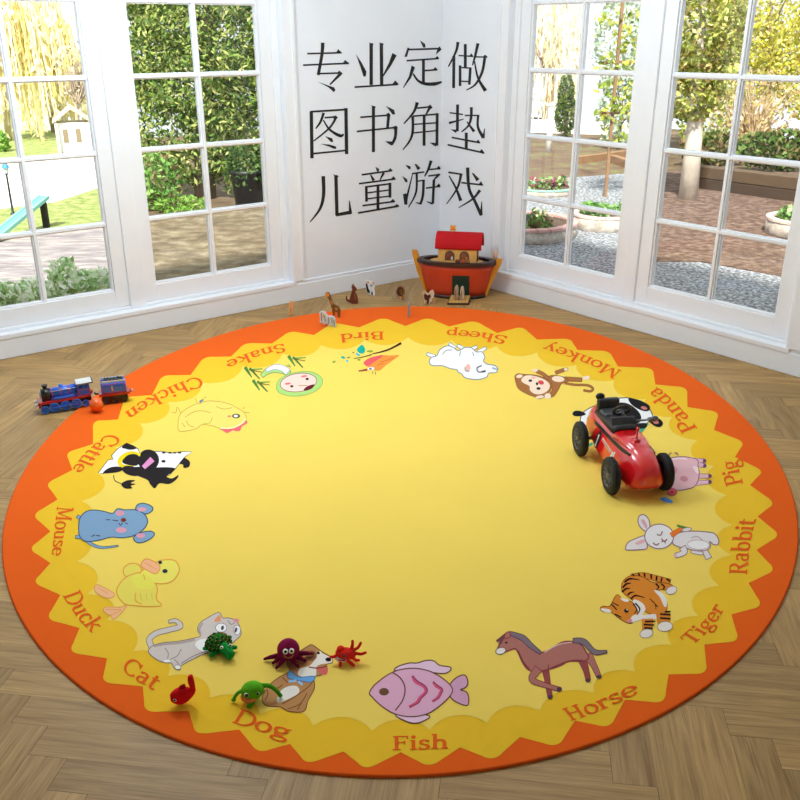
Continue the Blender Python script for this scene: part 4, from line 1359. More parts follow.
# ------------------------------------------------------------------ flat wooden animals on the floor
def cutout(ox, oy, base, outline, col, label, patches=(), thick=0.016, turn=0, z0=0.0, name='wooden_toy_animal', part='body'):
    k = .1
    P = fl(ox + base[0] * k, oy + base[1] * k, z0)
    s = pxm(P)
    cosel = math.cos(math.atan2(H, math.hypot(P.x, P.y)))
    face = math.atan2(P.y, P.x) - math.pi / 2
    e = empty(name, P, face + R(turn), label, 'wooden toy animal', 'wooden toy animals around the ark')
    fx = 1 / math.cos(R(turn))

    def cv(q): return [((x - base[0]) * k / s * fx, (base[1] - y) * k / s / cosel) for x, y in q]
    b = MB()
    b.prism(cv(outline), -thick / 2, thick / 2, mat(col, 0.5, var=0.08, vscale=40))
    b.build(part, e, bevel=0.0015)
    for nm, c, q in patches:
        b = MB()
        if len(q) == 1:
            cx, cy, rx, ry = q[0]
            q = [(cx + rx * math.cos(2 * math.pi * i / 16), cy + ry * math.sin(2 * math.pi * i / 16)) for i in range(16)]
        b.prism(cv(q), -thick / 2 - 0.0018, -thick / 2 + 0.001, mat(c, 0.5))
        b.build(nm, e)
    return e


cutout(275, 265, (162, 505), [(138, 500), (142, 440), (150, 390), (160, 360), (185, 365), (190, 400), (182, 450), (178, 500), (165, 502), (160, 470), (152, 502)], '#DDA766',
       'slim pale orange wooden toy animal, farthest of all from the ark', [('painted_mark', '#B08A6A', [(148, 430), (155, 410), (158, 450), (150, 470)])], thick=0.02, turn=15)
cutout(275, 265, (615, 518), [(512, 308), (508, 295), (522, 278), (548, 280), (562, 312), (590, 390), (640, 415), (656, 450), (652, 518), (630, 518), (626, 470), (602, 462), (598, 505), (580, 505), (574, 440), (545, 345), (528, 325)], '#6E4A1E',
       'brown wooden toy giraffe standing on the orange rug rim', [('head_patch', '#D98A3C', [(512, 308), (510, 295), (522, 281), (546, 283), (552, 310), (530, 322)]), ('painted_spots', '#B8843C', [(560, 360), (575, 352), (585, 390), (572, 400)]), ('painted_spots', '#B8843C', [(605, 425), (630, 425), (632, 450), (608, 448)])], turn=-10, z0=ZR)
cutout(275, 265, (535, 610), [(450, 478), (475, 465), (505, 472), (530, 512), (560, 508), (590, 510), (606, 535), (608, 622), (590, 620), (584, 595), (562, 590), (556, 612), (540, 608), (530, 585), (508, 578), (502, 600), (486, 594), (476, 572), (464, 586), (452, 580), (456, 530)], '#C4C8D0',
       'white wooden toy zebra with grey stripes, standing on the rug before the giraffe', [('painted_stripe', '#7E8894', [(470, 480), (480, 476), (478, 560), (468, 560)]), ('painted_stripe', '#7E8894', [(500, 500), (510, 505), (515, 565), (505, 562)]), ('painted_stripe', '#7E8894', [(540, 520), (550, 518), (548, 590), (538, 580)]), ('painted_stripe', '#7E8894', [(570, 522), (580, 525), (582, 580), (574, 578)]), ('painted_stripe', '#5E6874', [(592, 540), (600, 540), (602, 600), (594, 598)]), ('mane_patch', '#D9A860', [(485, 495), (500, 490), (502, 520), (488, 530)])], turn=-20, z0=ZR)
cutout(340, 265, (130, 385), [(128, 195), (142, 195), (150, 215), (172, 240), (168, 258), (150, 262), (172, 305), (180, 340), (178, 388), (120, 386), (100, 372), (75, 365), (58, 340), (62, 308), (76, 310), (76, 338), (95, 345), (112, 290), (126, 250), (118, 220)], '#6A2E18',
       'dark brown wooden toy kangaroo sitting on the floor between giraffe and penguins', [('painted_belly', '#8E4A26', [(140, 280), (160, 300), (168, 345), (145, 340)]), ('ear', '#C9A070', [(128, 205), (132, 190), (140, 192), (138, 206)])])
cutout(340, 265, (312, 302), [(258, 175), (272, 155), (290, 155), (302, 175), (322, 155), (340, 165), (350, 195), (345, 240), (352, 285), (345, 305), (312, 300), (285, 285), (262, 255), (260, 215)], '#E6E4E2',
       'black and white wooden toy penguin pair standing near the left wall', [('black_patch', '#1C1C20', [(260, 185), (272, 180), (285, 230), (300, 262), (296, 284), (270, 262), (262, 225)]), ('black_patch', '#2A2224', [(312, 268), (326, 262), (330, 298), (314, 298)]), ('pink_head', '#D8A08A', [(322, 162), (340, 168), (345, 192), (328, 195)]), ('blue_wing', '#8AA4BC', [(300, 195), (325, 192), (326, 212), (306, 216)]), ('yellow_head', '#C8A068', [(272, 162), (290, 160), (294, 182), (276, 184)])])
cutout(340, 265, (615, 352), [(606 + 44 * math.cos(R(a)), 265 + 58 * math.sin(R(a))) for a in range(-200, 45, 20)] + [(640, 350), (622, 352), (612, 325), (600, 322), (592, 335), (580, 330)], '#8E6A4C',
       'wooden toy lion with a round dark mane, on the floor left of the ark', [('mane', '#4E2414', [(600, 262, 34, 46)]), ('face', '#D9A23C', [(601, 268, 16, 28)]), ('painted_mark', '#E0A040', [(590, 312), (612, 312), (612, 335), (594, 330)])], turn=10)
cutout(340, 265, (688, 518), [(674, 516), (676, 420), (672, 360), (684, 340), (698, 350), (702, 420), (704, 516), (694, 518), (688, 480), (684, 518)], '#8C8E92',
       'slim grey wooden toy animal standing edge-on on the orange rug rim', [('painted_mark', '#B4A4A0', [(680, 360), (692, 352), (694, 395), (682, 400)])], thick=0.02, z0=ZR)
cutout(390, 265, (385, 388), [(322, 290), (328, 270), (345, 258), (360, 275), (382, 285), (400, 265), (425, 250), (442, 280), (438, 320), (420, 335), (418, 365), (402, 368), (395, 390), (372, 388), (368, 365), (352, 385), (340, 380), (336, 320)], '#D8C2A0',
       'brown and cream wooden toy bull on the floor beside the ark', [('brown_coat', '#4A1C1A', [(338, 300), (352, 280), (372, 300), (400, 290), (408, 315), (392, 335), (388, 385), (370, 384), (364, 345), (350, 350), (342, 330)]), ('horn', '#E4B43C', [(324, 285), (332, 268), (346, 262), (344, 280)])])


# ------------------------------------------------------------------ blue toy locomotive and tender
def wheel_part(parent, x, y, r, col, w=0.008, hub='#2A55C0', name='wheel'):
    b = MB()
    n = 24
    b.lathe([(0.001, y - w / 2), (r * 0.72, y - w / 2), (r * 0.78, y - w * .6), (r, y - w * .6), (r, y + w * .6), (r * 0.78, y + w * .6), (r * 0.72, y + w * .3), (r * .25, y + w * .3), (r * .2, y + w * .55), (0.0005, y + w * .55)] if y > 0 else [(0.001, y + w / 2), (r * 0.72, y + w / 2), (r * 0.78, y + w * .6), (r, y + w * .6), (r, y - w * .6), (r * 0.78, y - w * .6), (r * 0.72, y - w * .3), (r * .25, y - w * .3), (r * .2, y - w * .55), (0.0005, y - w * .55)], plastic(col), (x, 0, r), n, 'y')
    sg = 1 if y > 0 else -1
    for k in range(8):
        a = math.pi * 2 * k / 8
        b.tube([(x + r * .15 * math.cos(a), y + sg * w * .35, r + r * .15 * math.sin(a)), (x + r * .78 * math.cos(a), y + sg * w * .35, r + r * .78 * math.sin(a))], r * 0.07, plastic(hub), n=6)
    return b.build(name, parent)


def train():
    BL, RD, BK, GRY = plastic('#2E6CE0'), plastic('#B81E22'), plastic('#1A1A1C'), plastic('#C9CCCE')
    root = empty('toy_locomotive', (-1.4359, 3.6949, 0.0062), 0, 'blue toy steam locomotive with red running board, half on the wooden floor', 'toy train', 'toy train on the left of the rug', rot=(0, R(2.3), R(-156.2)))
    b = MB()
    b.box(-0.122, 0.094, -0.034, 0.034, 0.042, 0.052, RD)
    b.box(-0.122, 0.086, -0.022, 0.022, 0.02, 0.042, BK)
    b.build('running_board', root, bevel=0.002)
    b = MB()
    b.box(0.09, 0.1, -0.038, 0.038, 0.028, 0.056, RD)
    bb = b.build('buffer_beam', root, bevel=0.002)
    for y in (-0.024, 0.024):
        b = MB()
        b.cyl((0.098, y, 0.042), (0.112, y, 0.042), 0.005, GRY, n=14)
        b.cyl((0.110, y, 0.042), (0.114, y, 0.042), 0.009, GRY, n=16)
        b.build('buffer', bb)
    b = MB()
    b.cyl((-0.07, 0, 0.078), (0.042, 0, 0.078), 0.0235, BL, n=32)
    b.box(-0.07, 0.042, -0.02, 0.02, 0.05, 0.07, BL)
    bo = b.build('boiler', root)
    for x in (0.036, 0.0, -0.036):
        b = MB()
        b.cyl((x - 0.0015, 0, 0.078), (x + 0.0015, 0, 0.078), 0.0243, plastic('#C8343A'), n=32)
        b.build('boiler_band', bo)
    for s in (1, -1):
        b = MB()
        b.cyl((-0.07, s * 0.0225, 0.092), (0.042, s * 0.0225, 0.092), 0.0018, GRY, n=8)
        b.build('handrail', bo)
        b = MB()
        b.box(-0.052, 0.03, s * 0.029 - 0.004, s * 0.029 + 0.004, 0.052, 0.066, BL)
        b.build('splasher', root, bevel=0.003)
    b = MB()
    b.lathe([(0.0005, 0.124), (0.0095, 0.122), (0.0095, 0.106), (0.014, 0.100)], BL, (-0.006, 0, -0.012), 20)
    b.build('dome', root)
    b = MB()
    b.cyl((0.042, 0, 0.078), (0.080, 0, 0.078), 0.0255, BK, n=32)
    b.box(0.044, 0.081, -0.018, 0.018, 0.05, 0.066, BK)
    sm = b.build('smokebox', root)
    b = MB()
    b.lathe([(0.0005, 0.089), (0.012, 0.087), (0.02, 0.083), (0.0225, 0.079)], plastic('#B9BCC0'), (0, 0, 0.078), 28, 'x')
    b.build('smokebox_door', sm)['label'] = 'plain grey round front plate'
    b = MB()
    b.lathe([(0.0115, 0.098), (0.0095, 0.104), (0.0095, 0.114), (0.0125, 0.116), (0.0125, 0.121), (0.006, 0.121), (0.006, 0.108)], BK, (0.060, 0, 0), 20)
    b.build('chimney', root)
    b = MB()
    for s in (1, -1):
        y0, y1 = (0.028, 0.033) if s > 0 else (-0.033, -0.028)
        b.box(-0.121, -0.069, y0, y1, 0.05, 0.084, BL)
        b.box(-0.077, -0.069, y0, y1, 0.084, 0.108, BL)
        b.box(-0.101, -0.093, y0, y1, 0.084, 0.108, BL)
        b.box(-0.121, -0.113, y0, y1, 0.084, 0.108, BL)
        b.box(-0.121, -0.069, y0, y1, 0.1, 0.108, BL)
    b.box(-0.073, -0.069, -0.033, 0.033, 0.05, 0.108, BL)
    b.box(-0.121, -0.069, -0.03, 0.03, 0.045, 0.054, BK)
    cb = b.build('cab', root, bevel=0.001)
    for s in (1, -1):
        b = MB()
        yy = s * 0.0335
        for x0, x1, z0, z1 in ((-0.119, -0.071, 0.056, 0.058), (-0.119, -0.071, 0.079, 0.081), (-0.119, -0.117, 0.056, 0.081), (-0.073, -0.071, 0.056, 0.081)):
            b.box(x0, x1, yy - 0.0008, yy + 0.0008, z0, z1, plastic('#C8343A'))
        b.build('lining', cb)
    b = MB()
    prof = [(y, 0.108 + 0.009 * (1 - (y / 0.037) ** 2)) for y in [-0.037 + 0.074 * i / 12 for i in range(13)]]
    q = prof + [(y, z - 0.004) for y, z in prof[::-1]]
    n = len(q)
    v = [(-0.135, y, z) for y, z in q] + [(-0.068, y, z) for y, z in q]
    b.add(v, [(k, (k + 1) % n, n + (k + 1) % n, n + k) for k in range(n)] + [tuple(range(n))[::-1], tuple(range(n, 2 * n))], plastic('#D8D8D4'))
    rf = b.build('cab_roof', root)
    b = MB()
    for y in (-0.037, 0.037):
        b.tube([(-0.136, y, 0.107), (-0.067, y, 0.107)], 0.0025, BK, n=8)
    b.tube([(-0.136, y, z - 0.001) for y, z in prof], 0.0025, BK, n=8)
    b.build('roof_edge', rf)
    for s in (1, -1):
        for x in (0.038, -0.008, -0.055):
            wheel_part(root, x, s * 0.031, 0.0215, '#2A72E2')
        wheel_part(root, 0.077, s * 0.031, 0.017, '#2A72E2')
        wheel_part(root, -0.094, s * 0.031, 0.015, '#2A72E2')
        b = MB()
        b.box(-0.056, 0.04, s * 0.038 - 0.002, s * 0.038 + 0.002, 0.018, 0.023, plastic('#2A62D2'))
        b.build('coupling_rod', root)
    b = MB()
    b.tube([(-0.116, -0.016, 0.046), (-0.128, -0.012, 0.054), (-0.132, 0, 0.056), (-0.128, 0.012, 0.054), (-0.116, 0.016, 0.046)], 0.0045, RD, n=8)
    b.tube([(-0.116, 0.03, 0.05), (-0.122, 0.032, 0.07), (-0.114, 0.032, 0.082)], 0.0025, plastic('#D83A3A'), n=8)
    b.build('rear_hook', root)

    te = empty('toy_tender', (-1.228, 3.768, ZR), R(-161), 'blue toy coal tender with red frame, standing on the rug behind the locomotive', 'toy train', 'toy train on the left of the rug')
    b = MB()
    b.box(-0.066, 0.066, -0.034, 0.034, 0.036, 0.048, RD)
    b.build('frame', te, bevel=0.002)
    b = MB()
    b.box(-0.056, 0.056, -0.026, 0.026, 0.010, 0.036, BK)
    b.build('undercarriage', te, bevel=0.003)
    b = MB()
    sec = lambda x, h: [Vector((x, y, z)) for y, z in ((-0.033, 0.048), (0.033, 0.048), (0.034, 0.08), (0.030, h - 0.006), (0.024, h), (-0.024, h), (-0.030, h - 0.006), (-0.034, 0.08))]
    b.loft([sec(-0.054, 0.094), sec(-0.05, 0.100), sec(0.05, 0.100), sec(0.054, 0.094)], BL, smooth=False)
    tb = b.build('tank', te, bevel=0.003)
    b = MB()
    rnd = random.Random(5)
    for i in range(60):
        b.ell((rnd.uniform(-0.042, 0.046), rnd.uniform(-0.02, 0.02), 0.100 + rnd.uniform(-0.002, 0.004)), rnd.uniform(0.004, 0.007), plastic('#17171A'), seg=7, rings=5)
    o = b.build('coal', te)
    o['kind'] = 'stuff'
    b = MB()
    for q in ((-0.05, 0.05, 0.104, 0.107), ):
        for y in (-0.026, 0.026):
            b.box(q[0], q[1], y - 0.002, y + 0.002, 0.098, 0.105, plastic('#CFCFC8'))
    b.build('top_rail', te)
    for s in (1, -1):
        b = MB()
        yy = s * 0.0345
        for x0, x1, z0, z1 in ((-0.05, 0.05, 0.053, 0.055), (-0.05, 0.05, 0.09, 0.092), (-0.05, -0.048, 0.053, 0.092), (0.048, 0.05, 0.053, 0.092)):
            b.box(x0, x1, yy - 0.001, yy + 0.001, z0, z1, plastic('#B8343A'))
        b.build('lining', tb)
        b = MB()
        b.box(0.004, 0.010, yy - 0.0014, yy + 0.0014, 0.062, 0.083, plastic('#E6B02A'))
        b.box(0.001, 0.005, yy - 0.0014, yy + 0.0014, 0.062, 0.066, plastic('#E6B02A'))
        b.build('yellow_numeral', tb)
        for x in (-0.04, 0.0, 0.04):
            wheel_part(te, x, s * 0.029, 0.0135, '#18181A', hub='#333338')
    b = MB()
    b.tube([(0.066, 0, 0.042), (0.078, 0, 0.042), (0.084, 0, 0.05)], 0.005, plastic('#3A3A3E'), n=8)
    b.build('front_coupling', te)
    b = MB()
    b.cyl((-0.066, 0.012, 0.044), (-0.074, 0.012, 0.044), 0.008, plastic('#D02A2A'), n=14)
    b.cyl((-0.074, 0.012, 0.044), (-0.082, 0.012, 0.044), 0.0065, plastic('#B8BEC0'), n=14)
    b.build('rear_coupling', te)
    # small orange ball lying between the two
    p = fl(97.2, 411.2, ZR)
    b = MB()
    r = 7.0 / pxm(p)
    b.ell(p + Vector((0, 0, r)), r, plastic('#F0671C'))
    tag(b.build('ball', origin=p), 'small plain orange ball on the rug rim in front of the train coupling', 'ball')


train()


# ------------------------------------------------------------------ red toy racing car
def race_car():
    root = empty('toy_racing_car', (0.855, 3.034, ZR), R(-81.2), 'red toy racing car with black wheels and a number 1 on its side', 'toy car')
    RD = mat('#E4181E', 0.16, var=0.01, coat=0.8)
    BK = mat('#151518', 0.45, var=0.03)
    DG = mat('#3C3E42', 0.4, var=0.03)
    b = MB()
    st = [(-0.262, .030, .125, .030), (-0.255, .044, .122, .042), (-0.235, .052, .118, .051), (-0.18, .058, .110, .060), (-0.06, .066, .100, .066), (0.03, .070, .098, .066), (0.10, .070, .097, .066), (0.155, .068, .093, .063), (0.19, .062, .088, .056), (0.22, .054, .083, .048), (0.24, .040, .080, .036), (0.25, .020, .078, .018)]
    TP = 0.30
    secs = []
    for x, hw, zc, hh in st:
        q = superell(x, 0, zc, hw, hh, 0.55)
        for v in q:
            v.y *= 1 - TP * (v.z - zc) / hh
        secs.append(q)
    b.loft(secs, RD)
    SH = Vector((0, 0.011, 0))
    body = b.build('body', root)
    body.location = SH
    # raised hood
    b = MB()
    b.loft([superell(0.02, 0, .152, .054, .020, 0.7), superell(0.08, 0, .152, .050, .018, 0.7), superell(0.14, 0, .145, .040, .015, 0.7), superell(0.185, 0, .132, .022, .010, 0.7)], RD)
    b.build('hood', body)
    # cockpit tub
    b = MB()
    b.loft([superell(-0.2, 0, .160, .038, .010, 0.6), superell(-0.19, 0, .164, .046, .016, 0.6), superell(-0.02, 0, .164, .052, .018, 0.6), superell(0.012, 0, .160, .046, .014, 0.6)], BK)
    b.build('cockpit', root).location = SH
    b = MB()
    b.loft([superell(-0.178, 0, z, hw, .012, 0.7, axis='y') for z, hw in ((.17, .05), (.2, .05), (.222, .044), (.23, .03))], DG) if False else None
    for x0, x1, y0, y1, z0, z1 in ((-0.192, -0.166, -0.044, 0.044, .163, .222), (-0.17, -0.10, -0.04, 0.04, .166, .186)):
        b.box(x0, x1, y0, y1, z0, z1, DG)
    b.build('seat', root, bevel=0.01, seg=3).location = SH
    b = MB()
    b.ell((-0.188, -0.03, .226), (.012, .018, .014), BK)
    b.build('headrest', root).location = SH
    b = MB()
    b.loft([[Vector((x, y, z)) for y, z in ((-0.05, .166), (0.05, .166), (0.044, .204), (-0.044, .204))] for x in (-0.014, -0.006)], DG, smooth=False)
    for v in b.v:
        v.x -= (v.z - .166) * 0.6
    b.build('windscreen', root, bevel=0.003).location = SH
    b = MB()
    c = Vector((-0.075, 0.012, .212))
    M3 = Euler((0, R(-50), 0)).to_matrix()
    b.tube([c + M3 @ Vector((0.032 * math.cos(2 * math.pi * i / 24), 0.032 * math.sin(2 * math.pi * i / 24), 0)) for i in range(25)], 0.0055, BK, n=8, caps=False)
    for a in (0, 2.1, 4.2):
        b.tube([c, c + M3 @ Vector((0.032 * math.cos(a), 0.032 * math.sin(a), 0))], 0.003, DG, n=6)
    b.tube([c, c + Vector((0.05, 0, -0.035))], 0.005, DG, n=8)
    b.build('steering_wheel', root).location = SH
    b = MB()
    b.tube([(-0.03, 0.05, .185), (0.0, 0.085, .20), (0.01, 0.1, .205)], 0.004, mat('#85888C', 0.3, 0.6), n=8)
    b.ell((0.012, 0.102, .207), (0.008, 0.016, 0.012), mat('#85888C', 0.25, 0.7))
    b.build('wing_mirror', root).location = SH
    # side trim: stripe, number roundel, small white lettering marks
    def hw_at(x, z=0.1):
        for a, c2 in zip(st, st[1:]):
            if a[0] <= x <= c2[0]:
                f = (x - a[0]) / (c2[0] - a[0])
                hw, zc, hh = (a[k] + f * (c2[k] - a[k]) for k in (1, 2, 3))
                t = max(-1, min(1, (z - zc) / hh))
                return hw * (1 - abs(t) ** (2 / .55)) ** (.55 / 2) * (1 - TP * t)
        return 0.06

    def lean(b, s, cx, cz, n0=0):
        for v in b.v[n0:]:
            v.y += s * (hw_at(v.x, v.z) - hw_at(cx, cz))
    for s in (-1, 1):
        b = MB()
        secs = []
        for i in range(13):
            x = -0.165 + 0.325 * i / 12
            z = 0.132 + 0.006 * (i / 12)
            y = s * (hw_at(x, z) + 0.0004)
            secs.append([Vector((x, y - s * 0.006, z - 0.006)), Vector((x, y + s * 0.0025, z - 0.006)), Vector((x, y - s * 0.0003, z + 0.006)), Vector((x, y - s * 0.008, z + 0.006))])
        b.loft(secs, BK, smooth=False)
        b.build('side_stripe', body)
        b = MB()
        cx, cz = -0.085, 0.092
        ov = [(cx + 0.021 * math.cos(2 * math.pi * i / 28), cz + 0.034 * math.sin(2 * math.pi * i / 28)) for i in range(28)]
        yo = hw_at(cx, cz) + 0.0006
        b.prism(ov, s * (yo - 0.006), s * (yo + 0.0012), BK)
        lean(b, s, cx, cz)
        ro = b.build('number_roundel', body)
        b = MB()
        Wm = mat('#F2F2F2', 0.4, var=0.01)
        one = [(-0.003, -0.02), (0.004, -0.02), (0.004, 0.022), (-0.002, 0.022), (-0.008, 0.014), (-0.003, 0.014)]
        b.prism([(cx + x * (1 if s < 0 else -1), cz + z) for x, z in one], s * (yo + 0.001), s * (yo + 0.002), Wm)
        b.prism([(cx - 0.009, cz - 0.024), (cx + 0.009, cz - 0.024), (cx + 0.009, cz - 0.019), (cx - 0.009, cz - 0.019)], s * (yo + 0.001), s * (yo + 0.002), Wm)
        lean(b, s, cx, cz)
        b.build('number_one', ro)
        b = MB()
        rnd = random.Random(2)
        x = -0.05
        while x < 0.045:
            w = rnd.uniform(0.004, 0.008)
            z = 0.110 - 0.08 * (x + 0.05)
            y = hw_at(x, z) + 0.0005
            n0 = len(b.v)
            b.box(x, x + w * .35, min(s * (y - .004), s * (y + .001)), max(s * (y - .004), s * (y + .001)), z - 0.006, z + 0.006, Wm)
            b.box(x, x + w, min(s * (y - .004), s * (y + .001)), max(s * (y - .004), s * (y + .001)), z + 0.003, z + 0.006, Wm)
            lean(b, s, x, z, n0)
            x += w + 0.003
        for x0, h in ((0.056, 0.02), (0.07, 0.03)):
            y = hw_at(x0, 0.098) + 0.0006
            n0 = len(b.v)
            b.box(x0, x0 + 0.009, min(s * (y - .006), s * (y + .001)), max(s * (y - .006), s * (y + .001)), 0.098 - h / 2, 0.098 + h / 2, Wm)
            lean(b, s, x0, 0.098, n0)
        b.build('white_marks', body)
    b = MB()
    b.cyl((0.1, 0.0, .15), (0.1, 0.0, .21), 0.0035, RD, n=10)
    b.lathe([(0.0005, .209), (0.007, .206), (0.007, .199), (0.0005, .197)], RD, (0.1, 0, 0.01), 14)
    b.lathe([(0.016, .150), (0.014, .164), (0.0005, .166)], RD, (0.1, 0, 0.008), 18)
    b.build('filler_cap', root).location = SH
    for x in (-0.162, 0.162):
        b = MB()
        b.cyl((x, -0.085, 0.066), (x, 0.085, 0.066), 0.007, DG, n=12)
        b.build('axle', root)
        for s in (-1, 1):
            b = MB()
            r, w = 0.066, 0.0145
            y = s * (0.094 if x < 0 else 0.099)
            b.lathe([(0.040, -w), (0.052, -w * 1.02), (0.061, -w * .85), (r, -w * .5), (r, w * .5), (0.061, w * .85), (0.052, w * 1.02), (0.040, w)], mat('#1C1D1F', 0.75, bump=0.3, bscale=300, var=0.04), (x, y, r), 40, 'y')
            for k in range(40):
                a = 2 * math.pi * k / 40
                b.box(-0.0022, 0.0022, -w * .55, w * .55, r - 0.001, r + 0.0012, mat('#1C1D1F', 0.75, bump=0.3, bscale=300, var=0.04))
                ca, sa = math.cos(a), math.sin(a)
                for v in b.v[-8:]:
                    vx, vz = v.x, v.z
                    v.x, v.z = x + vx * ca + vz * sa, r + vz * ca - vx * sa
                    v.y += y
            wh = b.build('wheel', root)
            b = MB()
            GM = mat('#6A6D70', 0.4, 0.5, var=0.03)
            b.lathe([(0.041, s * w), (0.038, s * (w * .95)), (0.036, s * (w * .55)), (0.012, s * (w * .5)), (0.010, s * (w * .95)), (0.0005, s * w)], GM, (x, y, r), 28, 'y')
            for k in range(10):
                a = 2 * math.pi * k / 10
                b.tube([(x + 0.010 * math.cos(a), y + s * w * .7, r + 0.010 * math.sin(a)), (x + 0.038 * math.cos(a), y + s * w * .75, r + 0.038 * math.sin(a))], 0.0028, GM, n=6)
            b.build('hub', wh)


race_car()


# ------------------------------------------------------------------ small felt toys
def plush(name, px, py, label, turn=0):
    p = fl(px, py, ZR)
    s = pxm(p)
    yaw = math.atan2(p.y, p.x) - math.pi / 2
    el = math.atan2(H, math.hypot(p.x, p.y))
    e = empty(name, p, yaw + R(turn), label, 'felt toy', 'small felt sea creatures on the rug')
    return e, 1 / s, 1 / (s * math.sin(el)), 1 / (s * math.cos(el))


def felt_toys():
    WH, PB = mat('#F4F4F0', 0.35, var=0.01), mat('#0C0C0E', 0.15, var=0.0)

    def eye(root, c, d, r, pr=0.6):
        "white ball with a dark pupil looking along d"
        d = Vector(d).normalized()
        b = MB()
        b.ell(c, r, WH, seg=16, rings=10)
        o = b.build('eye', root)
        b = MB()
        b.ell(Vector(c) + d * r * 0.55, r * pr, PB, seg=14, rings=8)
        b.build('pupil', o)
    # octopus
    e, kx, ky, kz = plush('toy_octopus', 289, 660, 'dark plum felt octopus toy with two white eyes, on the dog picture')
    PL, PL2 = felt('#8E1448'), felt('#7A103E')
    r = 11.2 * kx
    zc = r + 0.004
    b = MB()
    b.ell((0, 0, zc), (r, r * .97, r * 1.02), PL, seg=32, rings=20)
    hd = b.build('head', e)
    for x in (-0.26, 0.26):
        d = Vector((x, -0.80, 0.42)).normalized()
        eye(e, Vector((0, 0, zc)) + d * r * 0.93, (x * .2, -0.85, 0.5), r * 0.25, 0.6)
    b = MB()
    b.tube([Vector((0, 0, zc)) + Vector((math.sin(a) * .45, -0.86 + abs(a) * .05, -0.12 + a * a * .25)).normalized() * r * 1.005 for a in [-0.9 + 0.15 * i for i in range(13)]], 0.0013, felt('#D8A24A'), n=6)
    b.build('mouth', hd)
    for dx, dy in ((-25, -2), (25, -3), (-13.5, 8.5), (9, 9), (-9, -9), (9, -9), (-17, 3), (17, 3.5)):
        tip = Vector((dx * kx, -dy * ky, 0.0035))
        b = MB()
        q0 = tip.normalized() * r * 0.3
        b.tube([q0 + Vector((0, 0, 0.014)), tip * 0.4 + Vector((0, 0, 0.013)), tip * 0.72 + Vector((0, 0, 0.007)), tip], [0.0075, 0.0075, 0.006, 0.003], PL2, n=10)
        am = b.build('arm', e)
        b = MB()
        for f in (0.5, 0.68, 0.84):
            b.ell(tip * f + Vector((0, 0, 0.0175 - f * 0.0105)), 0.0018, felt('#D8782A'), seg=7, rings=5)
        b.build('suckers', am)
    # crab
    e, kx, ky, kz = plush('toy_crab', 346, 660, 'small bright red felt crab toy with curled legs, to the right of the octopus')
    RD = felt('#EE2C1E')
    b = MB()
    b.ell((0, 0, 0.021), (10.5 * kx, 0.02, 0.0135), RD, rot=(0, R(10), 0), seg=28, rings=16)
    b.ell((-5 * kx, 0.003, 0.034), (4 * kx, 0.01, 0.008), RD)
    b.build('body', e)
    b = MB()
    b.ell((-4 * kx, -0.008, 0.0125), (7 * kx, 0.0145, 0.007), felt('#E8E4E2'), seg=24, rings=12)
    b.build('belly', e)['label'] = 'white underside'
    b = MB()
    b.ell((-1.5 * kx, -0.0185, 0.027), 0.0038, mat('#3A4658', 0.2), seg=12, rings=8)
    b.build('eye', e)
    b = MB()
    b.tube([(-8 * kx, -0.0185, 0.017), (-5 * kx, -0.0225, 0.0155), (-1 * kx, -0.022, 0.0165)], 0.0016, RD, n=6)
    b.build('mouth', e)
    legs = [((8, 0.004, .028), (12.5, 0.006, .034), (15, 0.008, .046)), ((9, -0.002, .022), (15, -0.004, .02), (19.5, -0.004, .024)), ((7, -0.012, .016), (10, -0.018, .012), (12.5, -0.02, .013)), ((1, -0.018, .014), (5, -0.024, .008), (7.5, -0.028, .004)), ((6, 0.008, .03), (7, 0.01, .042), (7, 0.012, .05)), ((-9, -0.004, .02), (-12, -0.006, .017), (-15, -0.007, .0175)), ((-5, -0.016, .012), (-6, -0.024, .006), (-6, -0.028, .004)), ((3, 0.016, .012), (4, 0.024, .007), (4, 0.03, .004))]
    for q in legs:
        b = MB()
        b.tube(smooth_pts([Vector((a * kx, y, z)) for a, y, z in q], False, 4), (0.0046, 0.0036), RD, n=10)
        b.ell((q[2][0] * kx, q[2][1], q[2][2]), 0.0038, RD, seg=10, rings=8)
        b.build('leg', e)
    # fish
    e, kx, ky, kz = plush('toy_fish', 184, 703, 'small bright red felt fish toy with raised tail, at the lower left of the rug')
    RF = felt('#EC1622')
    b = MB()
    secs = []
    for i in range(13):
        f = i / 12
        x = (-12.5 + 24.5 * f) * kx
        h = (0.022) * math.sin(math.pi * min(1, (f * .9 + .06)) ** 0.85) ** 0.75
        secs.append([Vector((x, h * .8 * math.cos(2 * math.pi * j / 20), max(0.001, 0.023 + h * 1.05 * math.sin(2 * math.pi * j / 20) + 0.006 * f * f))) for j in range(20)])
    b.loft(secs, RF)
    b.build('body', e)
    b = MB()
    q = [(4, .03), (7.5, .04), (6, .06), (6.2, .074), (8.5, .079), (11.5, .078), (12.5, .055), (12.8, .032), (9, .020)]
    b.prism([(x * kx, z) for x, z in q], -0.005, 0.005, RF)
    b.build('tail', e, bevel=0.004, seg=3)
    b = MB()
    b.prism([(-4 * kx, .04), (-2.5 * kx, .052), (1 * kx, .055), (3.5 * kx, .054), (3 * kx, .042)], -0.004, 0.004, felt('#A80C18'))
    b.build('fin', e, bevel=0.003, seg=3)
    eye(e, (-8.0 * kx, -0.0115, 0.024), (-0.3, -0.85, 0.35), 0.0052, 0.62)
    # frog
    e, kx, ky, kz = plush('toy_frog', 252, 699, 'bright green felt frog toy with orange mouth, to the left of the dog picture')
    G, G2 = felt('#60BE22'), felt('#4EAA1C')
    zc = 0.026
    b = MB()
    b.ell((1 * kx, 0, zc), (11.5 * kx, 0.024, 0.023), G, rot=(0, R(-6), 0), seg=32, rings=20)
